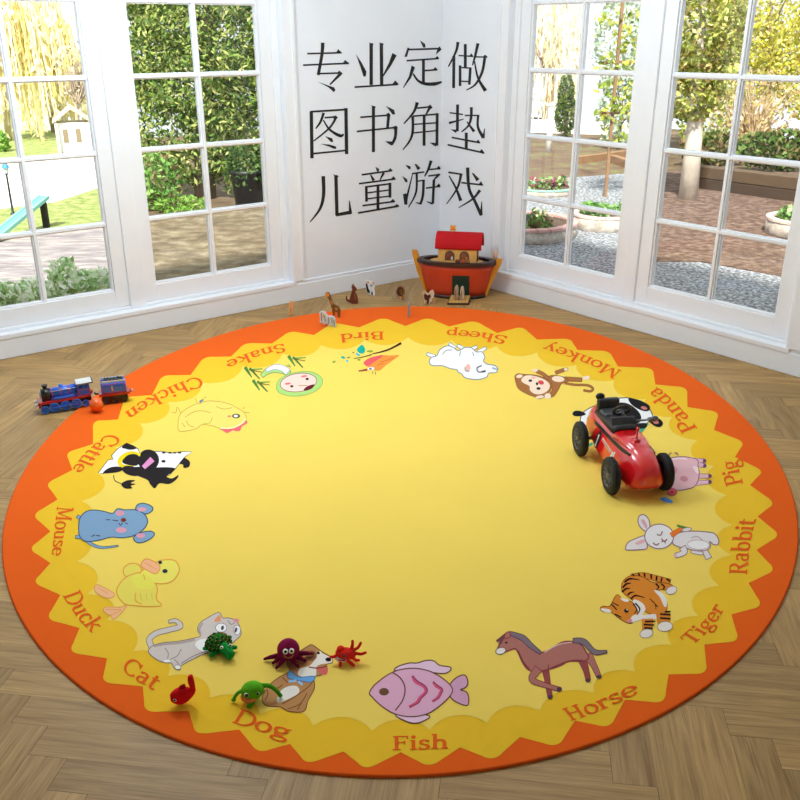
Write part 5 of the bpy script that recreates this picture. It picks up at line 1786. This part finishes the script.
    bd = b.build('body', e)
    b = MB()
    b.ell((-2.5 * kx, -0.006, zc - 0.012), (8.5 * kx, 0.0225, 0.010), felt('#EE8A4A'), seg=24, rings=12)
    b.build('mouth', e)['label'] = 'orange mouth'
    for x in (-5.2, 6):
        eye(e, (x * kx, -0.0195, zc + 0.004), (0.0, -0.85, 0.4), 0.0056 if x < 0 else 0.004, 0.8)
    for q, rr in ((((9, 0.004, .034), (18, 0.004, .030), (25, -0.004, .018), (28, -0.008, .006)), (0.006, 0.0048)), (((-9, 0.004, .026), (-13.5, 0.004, .02), (-16.5, 0.002, .012), (-18, 0, .005)), (0.0045, 0.0042)), (((1, -0.016, .012), (-1, -0.025, .006), (-3.5, -0.030, .0045)), (0.006, 0.0055)), (((3, 0.016, .012), (8, 0.028, .006), (12, 0.034, .0045)), (0.006, 0.005))):
        b = MB()
        b.tube(smooth_pts([Vector((a * kx, y, z)) for a, y, z in q], False, 5), rr, G2, n=12)
        b.ell((q[-1][0] * kx, q[-1][1], q[-1][2]), (0.006, 0.006, 0.0045), G2, seg=12, rings=8)
        b.build('leg', e)
    # turtle
    e, kx, ky, kz = plush('toy_turtle', 220, 650, 'dark green felt turtle toy with orange-flecked shell, on the cat picture', turn=0)
    DG, HG = felt('#167A2E'), felt('#14963E')
    R0 = 12.2 * kx
    b = MB()
    prof = [(R0 * math.cos(R(a)), 0.009 + 0.033 * math.sin(R(a))) for a in range(0, 86, 8)] + [(0.0004, 0.042)]
    b.lathe([(0.001, 0.005), (R0 * .9, 0.005), (R0, 0.009)] + prof, DG, (-1 * kx, 0.008, 0), 32)
    sh = b.build('shell', e)
    rnd = random.Random(11)
    b = MB()
    cols = ['#D8761E', '#C84A1A', '#D8A83A', '#8A9A3A']
    for ring_, a in enumerate((18, 36, 54, 72)):
        n = (18, 14, 10, 5)[ring_]
        for k in range(n):
            w = 2 * math.pi * (k + 0.5 * (ring_ % 2)) / n
            c = Vector((-1 * kx + R0 * math.cos(R(a)) * math.cos(w), 0.008 + R0 * math.cos(R(a)) * math.sin(w), 0.009 + 0.033 * math.sin(R(a))))
            b.ell(c, (0.0022, 0.0022, 0.0034), felt(cols[rnd.randrange(4)]), seg=8, rings=6)
            b.ell(c + Vector((0.003 * math.cos(w + 1), 0.003 * math.sin(w + 1), -0.002)), 0.0042, felt('#0B4A1C'), seg=8, rings=6)
    b.build('shell_flecks', sh)
    b = MB()
    b.tube(smooth_pts([Vector((3 * kx, -0.012, .016)), Vector((6 * kx, -0.026, .018)), Vector((9 * kx, -0.042, .013)), Vector((11 * kx, -0.05, .011))], False, 5), [0.014, 0.015, 0.0155, 0.0155, 0.015, 0.0145, 0.014, 0.0138, 0.0135, 0.0132, 0.013, 0.0128, 0.0125, 0.012, 0.010, 0.005], HG, n=16)
    b.build('head', e)
    for dx, dy in ((-0.4, 0.0), (8.3, 0.004)):
        eye(e, ((2.2 + dx) * kx, -0.031 + dy, 0.030), (-0.1, -0.8, 0.55), 0.0044, 0.6)
    for q in (((-8, 0.000, .010), (-13, 0.003, .010), (-16.5, 0.004, .009)), ((-5, -0.018, .009), (-8, -0.026, .008), (-10.5, -0.030, .006)), ((8, -0.010, .010), (13, -0.011, .010), (17, -0.010, .009)), ((6, 0.03, .008), (10, 0.04, .007), (12, 0.045, .006))):
        b = MB()
        b.tube(smooth_pts([Vector((a * kx, y, z)) for a, y, z in q], False, 4), [0.006, 0.0065, 0.007, 0.007, 0.007, 0.0068, 0.0065, 0.0055, 0.003], HG, n=12, flat=0.7)
        b.build('flipper', e)


felt_toys()
# ================================================================== THE GARDEN
GZ = -0.12


def patch(name, px, z, material, thick=0.02):
    q = [fl(x, y, z) for x, y in px]
    b = MB()
    n = len(q)
    lo = [p - Vector((0, 0, thick)) for p in q]
    tris = tessellate_polygon([q])
    fs = [tuple(t) for t in tris] + [(i, (i + 1) % n, n + (i + 1) % n, n + i) for i in range(n)]
    b.add(q + lo, fs, material)
    o = b.build(name)
    for f in o.data.polygons:
        pass
    return structure(o)


def garden_ground():
    b = MB()
    # soil all round the house, from the outer wall faces outwards
    e = 11
    a0 = C0 - DR * 0.19 - DL * 0.19
    q = [a0, a0 + DL * e, a0 + DL * e - DR * e, a0 - DR * e - DL * e, a0 - DL * e + DR * e, a0 + DR * e]
    top = [Vector((p.x, p.y, GZ)) for p in q]
    lo = [p - Vector((0, 0, 0.3)) for p in top]
    tris = tessellate_polygon([top])
    b.add(top + lo, [tuple(t) for t in tris], ramp_mat('garden_soil', [(0.3, '#4A3C2E'), (0.5, '#64543F'), (0.72, '#7C6C56')], 2.2, bump=0.6))
    structure(b.build('ground'))
    patch('paving_brown', [(118, 300), (119, 218), (190, 214), (262, 206), (300, 204), (300, 290)], GZ + 0.012, ramp_mat('brown_paving', [(0.3, '#4E4536'), (0.5, '#6E624E'), (0.7, '#948A74')], 7, detail=10, bump=0.9))
    patch('paving_grey', [(-120, 330), (-120, 262), (0, 241), (40, 234), (108, 224), (119, 222), (119, 305)], GZ + 0.014, ramp_mat('grey_paving', [(0.3, '#6A6466'), (0.5, '#8D8688'), (0.7, '#BCB2A6')], 3.5, bump=0.4, stretch=(1, 4, 1)))
    G = ramp_mat('lawn_grass', [(0.3, '#66783A'), (0.5, '#8E9C58'), (0.7, '#B4B07C')], 9, bump=0.9, bdist=0.05)
    patch('lawn_near', [(-120, 262), (-120, 222), (0, 209), (55, 202), (104, 186), (120, 181), (120, 221), (40, 233), (0, 240)], GZ + 0.016, G)
    patch('lawn_far', [(-200, 170), (-200, 130), (130, 130), (130, 154), (60, 158), (0, 160)], GZ + 0.008, G)
    patch('driveway', [(-200, 235), (-200, 168), (0, 160), (60, 158), (130, 153), (130, 177), (104, 187), (55, 203), (0, 210), (-120, 223)], GZ + 0.012, ramp_mat('pale_concrete', [(0.3, '#DAD8D4'), (0.7, '#EEEDE9')], 4, bump=0.1))
    patch('gravel_yard', [(470, 330), (480, 178), (640, 172), (640, 262), (700, 262), (800, 280), (960, 330), (900, 420), (700, 400)], GZ + 0.010, ramp_mat('grey_gravel', [(0.3, '#3E4144'), (0.45, '#70747A'), (0.55, '#9A9EA2'), (0.7, '#D0D2D2')], 38, detail=3, bump=1.0, bdist=0.02))
    patch('leaf_litter', [(640, 262), (640, 176), (700, 168), (960, 180), (960, 320), (800, 279), (700, 261)], GZ + 0.012, ramp_mat('fallen_leaves', [(0.25, '#3A2C26'), (0.45, '#5C463C'), (0.6, '#7C675A'), (0.8, '#A8988A')], 16, detail=8, bump=0.9, bdist=0.03))
    patch('soil_bed', [(500, 182), (505, 143), (640, 143), (640, 172)], GZ + 0.014, ramp_mat('bed_soil', [(0.3, '#4E3E30'), (0.5, '#6C5846'), (0.7, '#6E7C48')], 4, bump=0.6))


def leaf(col):
    key = ('leaf', col)
    if key in _M:
        return _M[key]
    m = mat(col, 0.6, var=0.0, spec=0.3)
    m = m.copy()
    m.name = 'leaf_' + col.strip('#')
    nt = m.node_tree
    b = nt.nodes['Principled BSDF']
    tl = nt.nodes.new('ShaderNodeBsdfTranslucent')
    tl.inputs['Color'].default_value = hexc(col)
    mx = nt.nodes.new('ShaderNodeMixShader')
    mx.inputs[0].default_value = 0.35
    out = nt.nodes['Material Output']
    nt.links.new(b.outputs[0], mx.inputs[1])
    nt.links.new(tl.outputs[0], mx.inputs[2])
    nt.links.new(mx.outputs[0], out.inputs['Surface'])
    _M[key] = m
    return m


def foliage(b, c, r, n, size, cols, rnd, shape=1.7, hang=0.0, solid=0.0):
    for _ in range(n):
        while True:
            q = Vector((rnd.uniform(-1, 1), rnd.uniform(-1, 1), rnd.uniform(-1, 1)))
            if 0.05 < q.length < 1:
                break
        rad = q.length ** (0.35)
        q = q.normalized() * rad
        # lumpy outline
        lump = 1 + 0.13 * math.sin(q.x * 7 + c.x * 3) * math.cos(q.z * 8 + c.y) + 0.08 * math.sin(q.y * 11 + q.z * 5)
        p = c + Vector((q.x * r[0], q.y * r[1], q.z * r[2])) * lump
        d = Vector((rnd.gauss(0, 1), rnd.gauss(0, 1), rnd.gauss(0, 1) - hang)).normalized()
        sd = d.cross(Vector((rnd.gauss(0, 1), rnd.gauss(0, 1), rnd.gauss(0, 1)))).normalized()
        L = size * rnd.uniform(0.6, 1.3)
        w = L / shape / 2
        b.add([p - d * L / 2, p + sd * w, p + d * L / 2, p - sd * w], [(0, 1, 2, 3)], leaf(rnd.choice(cols)))


def plant(name, label, cat, base, crowns, n, size, cols, trunk=None, bark='#6A5A48', group=None, shape=1.7, seed=1, gz=None, strands=0, twigs=0, part='foliage', depth=0.8):
    z = GZ if gz is None else gz
    P = fl(base[0], base[1], z)
    s = pxm(P)
    rnd = random.Random(seed)
    e = empty(name, P, 0, label, cat, group)
    b = MB()
    area = sum(c[2] * c[3] for c in crowns)
    for cx, cy, rx, ry in crowns:
        hz = height_at(P, cy) - z
        off = (cx - (base[0] + (proj((P.x, P.y, z + hz))[0] - base[0]))) / s
        c = Vector((off, 0, hz))
        r = (rx / s, rx / s * depth, ry / s * 1.02)
        if strands:
            k = int(strands * rx * ry / area)
            for _ in range(k):
                a, rr = rnd.uniform(0, 6.283), math.sqrt(rnd.random())
                x, y = rr * math.cos(a) * r[0], rr * math.sin(a) * r[1]
                top = c.z + r[2] * math.sqrt(max(0, 1 - rr * rr)) * rnd.uniform(.4, 1)
                ln = r[2] * rnd.uniform(.5, 1.5)
                zz = top
                cl = leaf(rnd.choice(cols))
                pts = []
                for i in range(6):
                    f = i / 5
                    pts.append(Vector((c.x + x * (1 + .1 * f) + rnd.gauss(0, .01), c.y + y, max(0.05, zz - ln * f))))
                w = .012
                b.add([p + Vector((w, 0, 0)) for p in pts] + [p - Vector((w, 0, 0)) for p in pts], [(i, i + 1, 7 + i, 6 + i) for i in range(5)], cl)
                for i in range(12):
                    f = rnd.random()
                    p = pts[0].lerp(pts[-1], f)
                    d = Vector((rnd.gauss(0, .5), rnd.gauss(0, .5), -1)).normalized()
                    sd = d.cross(Vector((rnd.gauss(0, 1), rnd.gauss(0, 1), 0))).normalized()
                    L = size * rnd.uniform(.7, 1.3)
                    b.add([p, p + d * L / 2 + sd * L * .16, p + d * L, p + d * L / 2 - sd * L * .16], [(0, 1, 2, 3)], cl)
        if n:
            foliage(b, c, r, int(n * rx * ry / area), size, cols, rnd, shape)
        if twigs:
            bk = mat(bark, 0.8, var=0.1)
            for _ in range(int(twigs * rx * ry / area)):
                a = rnd.uniform(0, 6.283)
                d = Vector((math.cos(a) * rnd.random(), math.sin(a) * rnd.random(), rnd.uniform(-.2, 1)))
                q = c + Vector((d.x * r[0], d.y * r[1], (d.z - .3) * r[2]))
                mid = Vector((c.x * .5 + q.x * .5 + rnd.gauss(0, .05), c.y * .5 + q.y * .5, max(0.05, (c.z - r[2]) * .5 + q.z * .5)))
                b.tube([Vector((c.x * .8, c.y, max(0.0, c.z - r[2]))), mid, q], [.016, .010, .004], bk, n=4, caps=False)
    o = b.build(part, e, fix=False)
    if trunk:
        b = MB()
        cx, cy, rx, ry = crowns[0]
        hz = height_at(P, cy) - z
        t = trunk / s
        off = (cx - (base[0] + (proj((P.x, P.y, z + hz))[0] - base[0]))) / s
        b.tube([(0, 0, -0.05), (off * .2, 0, hz * .35), (off * .6, 0, hz * .7), (off, 0, hz * 1.1)], [t * 1.25, t, t * .8, t * .4], mat(bark, 0.85, bump=0.5, bscale=25, var=0.15), n=12)
        for k in range(5):
            a = rnd.uniform(0, 6.28)
            h0 = hz * rnd.uniform(.5, .95)
            q = Vector((off + math.cos(a) * rx / s * .7, math.sin(a) * rx / s * .6, h0 + ry / s * rnd.uniform(.2, .7)))
            b.tube([(off * .7, 0, h0), Vector((off * .7, 0, h0)).lerp(q, .5) + Vector((0, 0, .05)), q], [t * .4, t * .25, t * .1], mat(bark, 0.85, bump=0.5, bscale=25, var=0.15), n=7)
        b.build('trunk', e)
    return e


def planter(label, cx, cy, rx, ydrop, rim, plants, seed, group='round stone planters', soil='#4E3E2E'):
    "round raised bed: rim centre at photograph point, radius in px, wall bottom ydrop px below the rim's front"
    ry0 = 0.45
    # ground point under the front of the bed
    front = fl(cx, cy + rx * ry0 * .8 + ydrop, GZ)
    s = pxm(front)
    r = rx / s
    d = Vector((front.x, front.y, 0)).normalized()
    P = Vector((front.x, front.y, GZ)) + d * r
    hh = max(0.08, (ydrop / s) / 0.95)
    e = empty('stone_planter', P, 0, label, 'planter', group)
    ST = ramp_mat('planter_stone', [(0.3, '#8C8074'), (0.5, '#B0A69A'), (0.7, '#CCC4BA')], 14, bump=0.6)
    b = MB()
    b.lathe([(r * .95, 0), (r, hh * .1), (r, hh * .85), (r * .86, hh * .85), (r * .84, hh * .4)], ST, n=40)
    b.build('wall', e)
    b = MB()
    n = 26
    RM = mat(rim, 0.8, bump=0.3, bscale=60, var=0.15, vscale=14)
    for k in range(n):
        a0, a1 = 2 * math.pi * k / n + .012, 2 * math.pi * (k + 1) / n - .012
        q = []
        for zz in (hh * .85, hh):
            for a, rr in ((a0, r * .84), (a0, r * 1.02), (a1, r * 1.02), (a1, r * .84)):
                q.append((rr * math.cos(a), rr * math.sin(a), zz))
        b.hexa(q, RM)
    b.build('rim', e)
    b = MB()
    b.add([(r * .85 * math.cos(2 * math.pi * k / 32), r * .85 * math.sin(2 * math.pi * k / 32), hh * .8) for k in range(32)], [tuple(range(32))], mat(soil, 0.95, bump=0.8, bscale=40, var=0.2))
    b.build('soil', e)
    if plants:
        rnd = random.Random(seed)
        lab, cols, cnt = plants
        pe = empty('bedding_plants', P + Vector((0, 0, hh * .8)), 0, lab, 'plants', 'plants in the stone planters')
        for k in range(cnt):
            b = MB()
            a, rr = rnd.uniform(0, 6.28), r * .68 * math.sqrt(rnd.random())
            foliage(b, Vector((rr * math.cos(a), rr * math.sin(a), .035)), (.075, .075, .07), 60, .055, cols, rnd, 1.5)
            b.build('plant_clump', pe, fix=False)


def garden():
    garden_ground()
    GRN = ['#6E9040', '#98B058', '#506E30', '#B4BC70', '#80A048']
    DRK = ['#3E5A28', '#57763A', '#6C8A48', '#2F4A22']
    TRE = 'trees and shrubs beyond the windows'
    # behind the window left of the corner
    plant('evergreen_tree', 'big dense green evergreen filling the casement left of the wall lettering', 'tree', (205, 198),
          [(212, -20, 100, 80), (205, 60, 90, 62), (178, 120, 64, 62), (232, 125, 46, 62)], 36000, .075, GRN + ['#C8CC84', '#4A6028', '#B4BC6C'], trunk=9, shape=2.8, seed=3, group=TRE, depth=.4)
    plant('leafy_shrub', 'fresh green leafy shrub at the foot of the big evergreen', 'shrub', (160, 210), [(158, 178, 22, 26), (150, 196, 14, 14)], 900, .065, ['#7FAE56', '#5E9040', '#A6C878', '#8A7A58'], seed=4, group=TRE)
    plant('leafy_shrub', 'low grassy green tuft in front of the fresh green shrub', 'shrub', (180, 212), [(180, 205, 26, 8)], 600, .06, ['#86B44A', '#6A9C3C', '#A8C86C'], seed=5, group=TRE, shape=4)
    P = fl(250, 207, GZ)
    s = pxm(P)
    e = empty('plant_tub', P, 0, 'black plant tub behind the lower right panes of the left casement', 'plant pot')
    b = MB()
    rr = 17 / s
    b.lathe([(0.001, 0), (rr * .8, 0), (rr, .34), (rr * 1.05, .34), (rr * 1.05, .38), (rr * .92, .38), (rr * .9, .32)], mat('#1E1E22', 0.5, var=0.05), n=28)
    b.build('pot', e)
    b = MB()
    b.add([(rr * .9 * math.cos(2 * math.pi * k / 24), rr * .9 * math.sin(2 * math.pi * k / 24), .33) for k in range(24)], [tuple(range(24))], mat('#3A2C20', 0.95, bump=0.6, bscale=60))
    b.build('soil', e)
    plant('potted_shrub', 'dark green shrub growing in the black plant tub', 'shrub', (250, 207), [(248, 168, 22, 24)], 1100, .055, DRK, trunk=2, seed=6, group=TRE)
    # far left window
    WIL = ['#F6EFC8', '#EEE4A8', '#FAF6E0', '#E6D890']
    plant('weeping_willow', 'pale yellow weeping willow at the far left, behind the white drive', 'tree', (8, 141), [(10, 50, 36, 80)], 0, .16, WIL, trunk=3, bark='#B8AC90', strands=150, seed=7, group=TRE, depth=.4)
    plant('weeping_willow', 'pale yellow weeping willow with a tan trunk, beside the white playhouse', 'tree', (56, 132), [(48, 62, 32, 74)], 0, .16, WIL, trunk=4, bark='#A89878', strands=150, seed=8, group=TRE, depth=.4)
    plant('bare_shrub', 'brown twiggy leafless shrub above the white playhouse', 'shrub', (80, 147), [(74, 74, 19, 28)], 150, .07, ['#C8BCA4', '#B0A08A', '#DCD0B4'], trunk=2, twigs=60, bark='#B4A48E', depth=.5, seed=9, group=TRE)
    plant('leafy_shrub', 'small bright green bush at the left end of the far lawn', 'shrub', (-2, 152), [(-1, 142, 9, 11)], 300, .09, ['#7FAE46', '#9CC060'], seed=10, group=TRE)
    P = fl(76, 151, GZ)
    s = pxm(P)
    e = empty('playhouse', P, R(18), 'small white garden playhouse beyond the drive', 'playhouse')
    WHT = mat('#F2F0EC', 0.6, var=0.02)
    w, h, dp = 30 / s / 2, 28 / s, .25
    b = MB()
    b.box(-w, w, -dp, dp, 0, h, WHT)
    b.build('walls', e)
    b = MB()
    q = [(-w * 1.2, h), (0, h * 1.45), (w * 1.2, h), (w * 1.2, h + .03), (0, h * 1.45 + .04), (-w * 1.2, h + .03)]
    b.prism(q, -dp * 1.3, dp * 1.3, mat('#C9B9A4', 0.8))
    b.build('roof', e)
    for x in (-w * .5, w * .3):
        b = MB()
        b.box(x - w * .16, x + w * .16, -dp - .008, -dp + .004, h * .35, h * .8, mat('#8A7A62', 0.5))
        b.build('dark_opening', e)
    for x in (-w, w):
        b = MB()
        b.box(x - .02, x + .02, -dp * 1.3, -dp * 1.3 + .04, 0, h, WHT)
        b.build('porch_post', e)
    P = fl(13.5, 216, GZ)
    s = pxm(P)
    ht = height_at(P, 163) - GZ
    e = empty('garden_lamp', P, 0, 'slim black garden lamp post with a blue cap, on the lawn behind the slide', 'garden lamp')
    BKM = mat('#20262C', 0.5, var=0.03)
    b = MB()
    b.lathe([(.035, 0), (.03, .02), (.012, .04), (.009, ht * .78), (.02, ht * .79), (.02, ht * .81), (.0005, ht * .81)], BKM, n=14)
    b.build('post', e)
    b = MB()
    b.lathe([(.018, ht * .81), (.03, ht * .92), (.0005, ht * .92)], mat('#DDE6EA', 0.2, var=0.02), n=8, smooth=False)
    b.build('lantern', e)
    b = MB()
    b.lathe([(.042, ht * .91), (.03, ht * .96), (.012, ht), (.0005, ht)], mat('#3F86C4', 0.4), n=8, smooth=False)
    b.build('cap', e)
    # slide
    P = fl(47, 229, GZ)
    ht = height_at(P, 199) - GZ
    Q = fl(-14, 246, GZ)
    e = empty('garden_slide', P, 0, 'green sloping slide plank on a dark post, on the near lawn', 'slide')
    TE = mat('#62AA98', 0.5, var=0.05)
    rel = Vector((Q.x - P.x, Q.y - P.y, 0))
    sd = Vector((-rel.y, rel.x, 0)).normalized() * .05
    top = Vector((0, 0, ht))
    b = MB()
    b.hexa([rel + sd, rel - sd, top - sd - rel * .03, top + sd - rel * .03] + [p + Vector((0, 0, .025)) for p in (rel + sd, rel - sd, top - sd - rel * .03, top + sd - rel * .03)], TE)
    b.build('plank', e)
    for k in (-1, 1):
        b = MB()
        o = sd * k
        a, c = rel + o, top + o - rel * .03
        t2 = sd.normalized() * .012
        b.hexa([a + t2, a - t2, c - t2, c + t2] + [p + Vector((0, 0, .032)) for p in (a + t2, a - t2, c - t2, c + t2)], mat('#7CC0AC', 0.5, var=0.05))
        b.build('side_rail', e)
    b = MB()
    b.box(-.025, .025, -.025, .025, 0, ht, mat('#2A2420', 0.8, var=0.1))
    b.build('post', e)
    VAR = ['#F4F8E4', '#B4D898', '#FFFFF6', '#8CB46E', '#DCECC4']
    for k, ((bx, by), cr, lab) in enumerate((((98, 300), [(98, 284, 20, 14)], 'cream-edged variegated shrub under the far left window, nearest the centre post'),
                                           ((68, 306), [(66, 282, 17, 22)], 'tallest cream-edged variegated shrub under the far left window'),
                                           ((32, 310), [(32, 294, 22, 15)], 'cream-edged variegated shrub between two others under the far left window'),
                                           ((-2, 316), [(0, 298, 20, 16)], 'cream-edged variegated shrub at the outer end under the far left window'))):
        plant('variegated_shrub', lab, 'shrub', (bx, by), cr, 420, .065, VAR, seed=20 + k, group=TRE, shape=2.2, part='foliage')
    # behind the right windows
    TAN = ['#FAF6E4', '#F2EACC', '#FDFBF2', '#E4D6B0']
    plant('weeping_willow', 'pale tan weeping willow behind the casement right of the corner', 'tree', (548, 126), [(552, 35, 30, 88)], 0, .16, TAN, trunk=4, bark='#9A8668', strands=95, seed=31, group=TRE, depth=.4)
    plant('conifer', 'small narrow dark green conifer beside the white post', 'tree', (566, 140), [(566, 114, 11, 20), (566, 94, 8, 18)], 2600, .07, ['#55702E', '#708A3C', '#3C5424', '#8A9A44'], trunk=2, seed=32, group=TRE, shape=3)
    P = fl(548, 153, GZ)
    ht = height_at(P, 106) - GZ
    e = empty('garden_post', P, 0, 'short white post standing beside the narrow conifer', 'post')
    b = MB()
    r0 = 3.2 / pxm(P)
    b.tube([(0, 0, 0), (0.01, 0, ht * .5), (0, 0, ht)], [r0, r0 * .95, r0 * .85], mat('#ECEAE6', 0.7, bump=0.3, bscale=30, var=0.05), n=14)
    b.build('shaft', e)
    b = MB()
    b.lathe([(r0 * 1.15, ht), (r0 * 1.15, ht + .03), (0.0005, ht + .05)], mat('#F4F2EE', 0.6), n=14)
    b.build('cap', e)
    # pale garden wall far behind
    a, c = fl(500, 131, GZ), fl(660, 136, GZ)
    d = (c - a).normalized()
    nn = Vector((-d.y, d.x, 0)) * .1
    hh = height_at((a + c) / 2, 121) - GZ
    b = MB()
    b.hexa([a - nn, c - nn, c + nn, a + nn] + [p + Vector((0, 0, hh)) for p in (a - nn, c - nn, c + nn, a + nn)], mat('#EDEBE8', 0.8, var=0.04))
    o = b.build('garden_wall')
    tag(o, 'low white rendered garden wall behind the narrow conifer', 'garden wall')
    plant('pale_shrub', 'pale blue-green airy shrub behind the timber trellis', 'shrub', (618, 150), [(622, 105, 24, 38), (620, 40, 26, 45)], 1500, .09, ['#B4C4B4', '#C8D4C0', '#9CB498', '#D4DC98'], trunk=2, seed=33, group=TRE)
    # trellis
    P = fl(605, 198, GZ)
    s = pxm(P)
    ht = height_at(P, -8) - GZ
    e = empty('timber_trellis', P, 0, 'tall thin timber trellis post with two crossbars and climbing vine', 'trellis')
    TW = mat('#8A6A4C', 0.8, bump=0.3, bscale=40, var=0.12)
    b = MB()
    b.box(-.015, .015, -.015, .015, 0, ht, TW)
    b.build('post', e)
    for yy in (62, 113):
        h1 = height_at(P, yy) - GZ
        b = MB()
        b.box(-.14, .34, -.02, .02, h1 - .013, h1 + .013, TW)
        b.build('crossbar', e)
    b = MB()
    rnd = random.Random(35)
    for yy, cnt in ((20, 60), (40, 45), (58, 70), (66, 60), (90, 60), (104, 50), (113, 80), (135, 20)):
        h1 = height_at(P, yy) - GZ
        foliage(b, Vector((.06 if cnt < 70 else .1, 0, h1)), (.14 if cnt < 60 else .3, .1, .09), cnt, .07, ['#9CB04A', '#C4C850', '#7C9440', '#D8D878'], rnd)
    b.build('vine', e, fix=False)
    for (p0, p1, lab) in (((576, 165), (628, 158), 'brown timber edging board behind the planters, level length'), ((612, 163), (648, 176), 'brown timber edging board behind the planters, angled length')):
        a, c = fl(*p0, GZ), fl(*p1, GZ)
        d = (c - a).normalized()
        nn = Vector((-d.y, d.x, 0)) * .05
        b = MB()
        b.hexa([a - nn, c - nn, c + nn, a + nn] + [p + Vector((0, 0, .11)) for p in (a - nn, c - nn, c + nn, a + nn)], TW)
        tag(b.build('edging_board'), lab, 'timber edging', 'timber edging boards')
    BED = ['#6A9A48', '#8CB866', '#A4486A', '#4A7034', '#C8D8A0']
    planter('round stone planter with pink brick rim, nearest in the casement beside the ark', 522, 211, 56, 15, '#C79A92', ('leafy plants in the nearest pink-rimmed planter', BED, 9), 41)
    planter('round stone planter with teal-green rim, behind the nearest pink-rimmed one', 544, 181, 32, 6, '#8FC4AC', ('leafy plants in the teal-rimmed planter', BED, 7), 42)
    planter('round stone planter with a pale rim, in front of the trellis post', 601, 208, 30, 15, '#D8C0B4', ('bright green plants in the planter in front of the trellis post', ['#74A84C', '#94C070', '#B0D090', '#5A8A3C'], 8), 43)
    planter('round stone planter in the far right window, on the fallen leaves', 802, 211, 38, 17, '#D6BEB0', ('sparse small plants in the far right planter', ['#7FA860', '#A8BC88', '#6A8A50'], 4), 44)
    # far right window
    YEL = ['#D6D244', '#E8E27A', '#B4BC44', '#F0EC9C', '#C8B850']
    OLV = ['#9CA848', '#C0C468', '#7E8C3C', '#D8D490', '#A89458']
    plant('flowering_tree', 'bright yellow-green tree filling the top of the far right window', 'tree', (765, 146), [(770, 15, 62, 62), (740, 60, 44, 40), (812, 60, 44, 50)], 13000, .075, YEL, trunk=4, bark='#9A8A6A', seed=51, group=TRE, depth=.35)
    P2 = plant('pale_trunk_tree', 'olive-leaved tree with a thick pale trunk, in the leaf litter', 'tree', (688, 200), [(702, 20, 40, 60), (690, 85, 34, 34)], 6000, .065, OLV, trunk=8, bark='#CDC2B2', seed=52, group=TRE)
    plant('dark_shrub', 'dark green low shrub above the timber sleepers, right end', 'shrub', (775, 172), [(778, 150, 44, 18)], 1700, .08, ['#5C7A38', '#46622C', '#7E9450', '#8A7A50'], seed=53, group=TRE, depth=.3)
    plant('dark_shrub', 'dark olive low shrub above the timber sleepers, left end', 'shrub', (710, 166), [(712, 148, 34, 16)], 1100, .08, ['#6A7E40', '#54682E', '#94985A', '#8E7450'], seed=54, group=TRE, depth=.3)
    plant('bare_shrub', 'tan twiggy shrub below the yellow-green tree', 'shrub', (755, 158), [(752, 108, 44, 34)], 900, .07, ['#D2BE94', '#B89C70', '#E0D4B0', '#B8B460'], trunk=1.5, twigs=110, bark='#C4AC84', seed=55, group=TRE, depth=.3)
    plant('leafy_shrub', 'mid green shrub in the gap beside the pale trunk', 'shrub', (712, 150), [(712, 100, 34, 44), (690, 40, 30, 50)], 2600, .09, ['#A8BA58', '#C8CE74', '#7E9648', '#DCD88A'], seed=56, group=TRE, depth=.3)
    DW = mat('#3E2E20', 0.85, bump=0.4, bscale=18, var=0.15)
    DW2 = mat('#54422E', 0.85, bump=0.4, bscale=18, var=0.15)
    a, c = fl(690, 187, GZ), fl(870, 212, GZ)
    d = (c - a).normalized()
    nn = Vector((-d.y, d.x, 0)) * .09
    for k, (mm, lab) in enumerate(((DW, 'dark timber sleeper lying on the leaf litter, lower of the two'), (DW2, 'dark timber sleeper with a pale edge, upper of the two'))):
        b = MB()
        o = Vector((0, 0, .13 * k))
        b.hexa([p + o for p in (a - nn, c - nn, c + nn, a + nn)] + [p + o + Vector((0, 0, .125)) for p in (a - nn, c - nn, c + nn, a + nn)], mm)
        tag(b.build('timber_sleeper', bevel=0.008), lab, 'timber sleeper', 'timber sleepers retaining the bank')


garden()
# ================================================================== LIGHT
wd = bpy.data.worlds.new('sky')
SC.world = wd
wd.use_nodes = True
nt = wd.node_tree
bg = nt.nodes['Background']
bg.inputs['Color'].default_value = (0.90, 0.95, 1.0, 1)
bg.inputs['Strength'].default_value = 0.68
sun = bpy.data.lights.new('sun', 'SUN')
sun.energy = 5.0
sun.angle = R(5.0)
sun.color = (1.0, 0.95, 0.86)
so = bpy.data.objects.new('sun', sun)
so.rotation_euler = Vector((0.12, 0.62, -0.78)).to_track_quat('-Z', 'Y').to_euler()
COL.objects.link(so)
for nm, loc, pw, sz in (('added_fill_light', (-0.95, 3.65, 1.98), 37, .2), ('added_fill_light', (0.7, 3.9, 1.98), 13, .2)):  # invented fill lights out of view, added to brighten the walls and rug
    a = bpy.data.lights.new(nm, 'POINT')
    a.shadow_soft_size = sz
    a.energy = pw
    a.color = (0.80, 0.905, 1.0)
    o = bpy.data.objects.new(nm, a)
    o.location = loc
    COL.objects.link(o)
SC.view_settings.view_transform = 'Standard'
SC.view_settings.look = 'None'
SC.view_settings.gamma = 1.0
SC.view_settings.use_curve_mapping = False
SC.view_settings.exposure = 0.97
SC.cycles.use_denoising = True
SC.cycles.max_bounces = 12
SC.cycles.diffuse_bounces = 6
SC.cycles.transparent_max_bounces = 16
SC.cycles.sample_clamp_indirect = 8
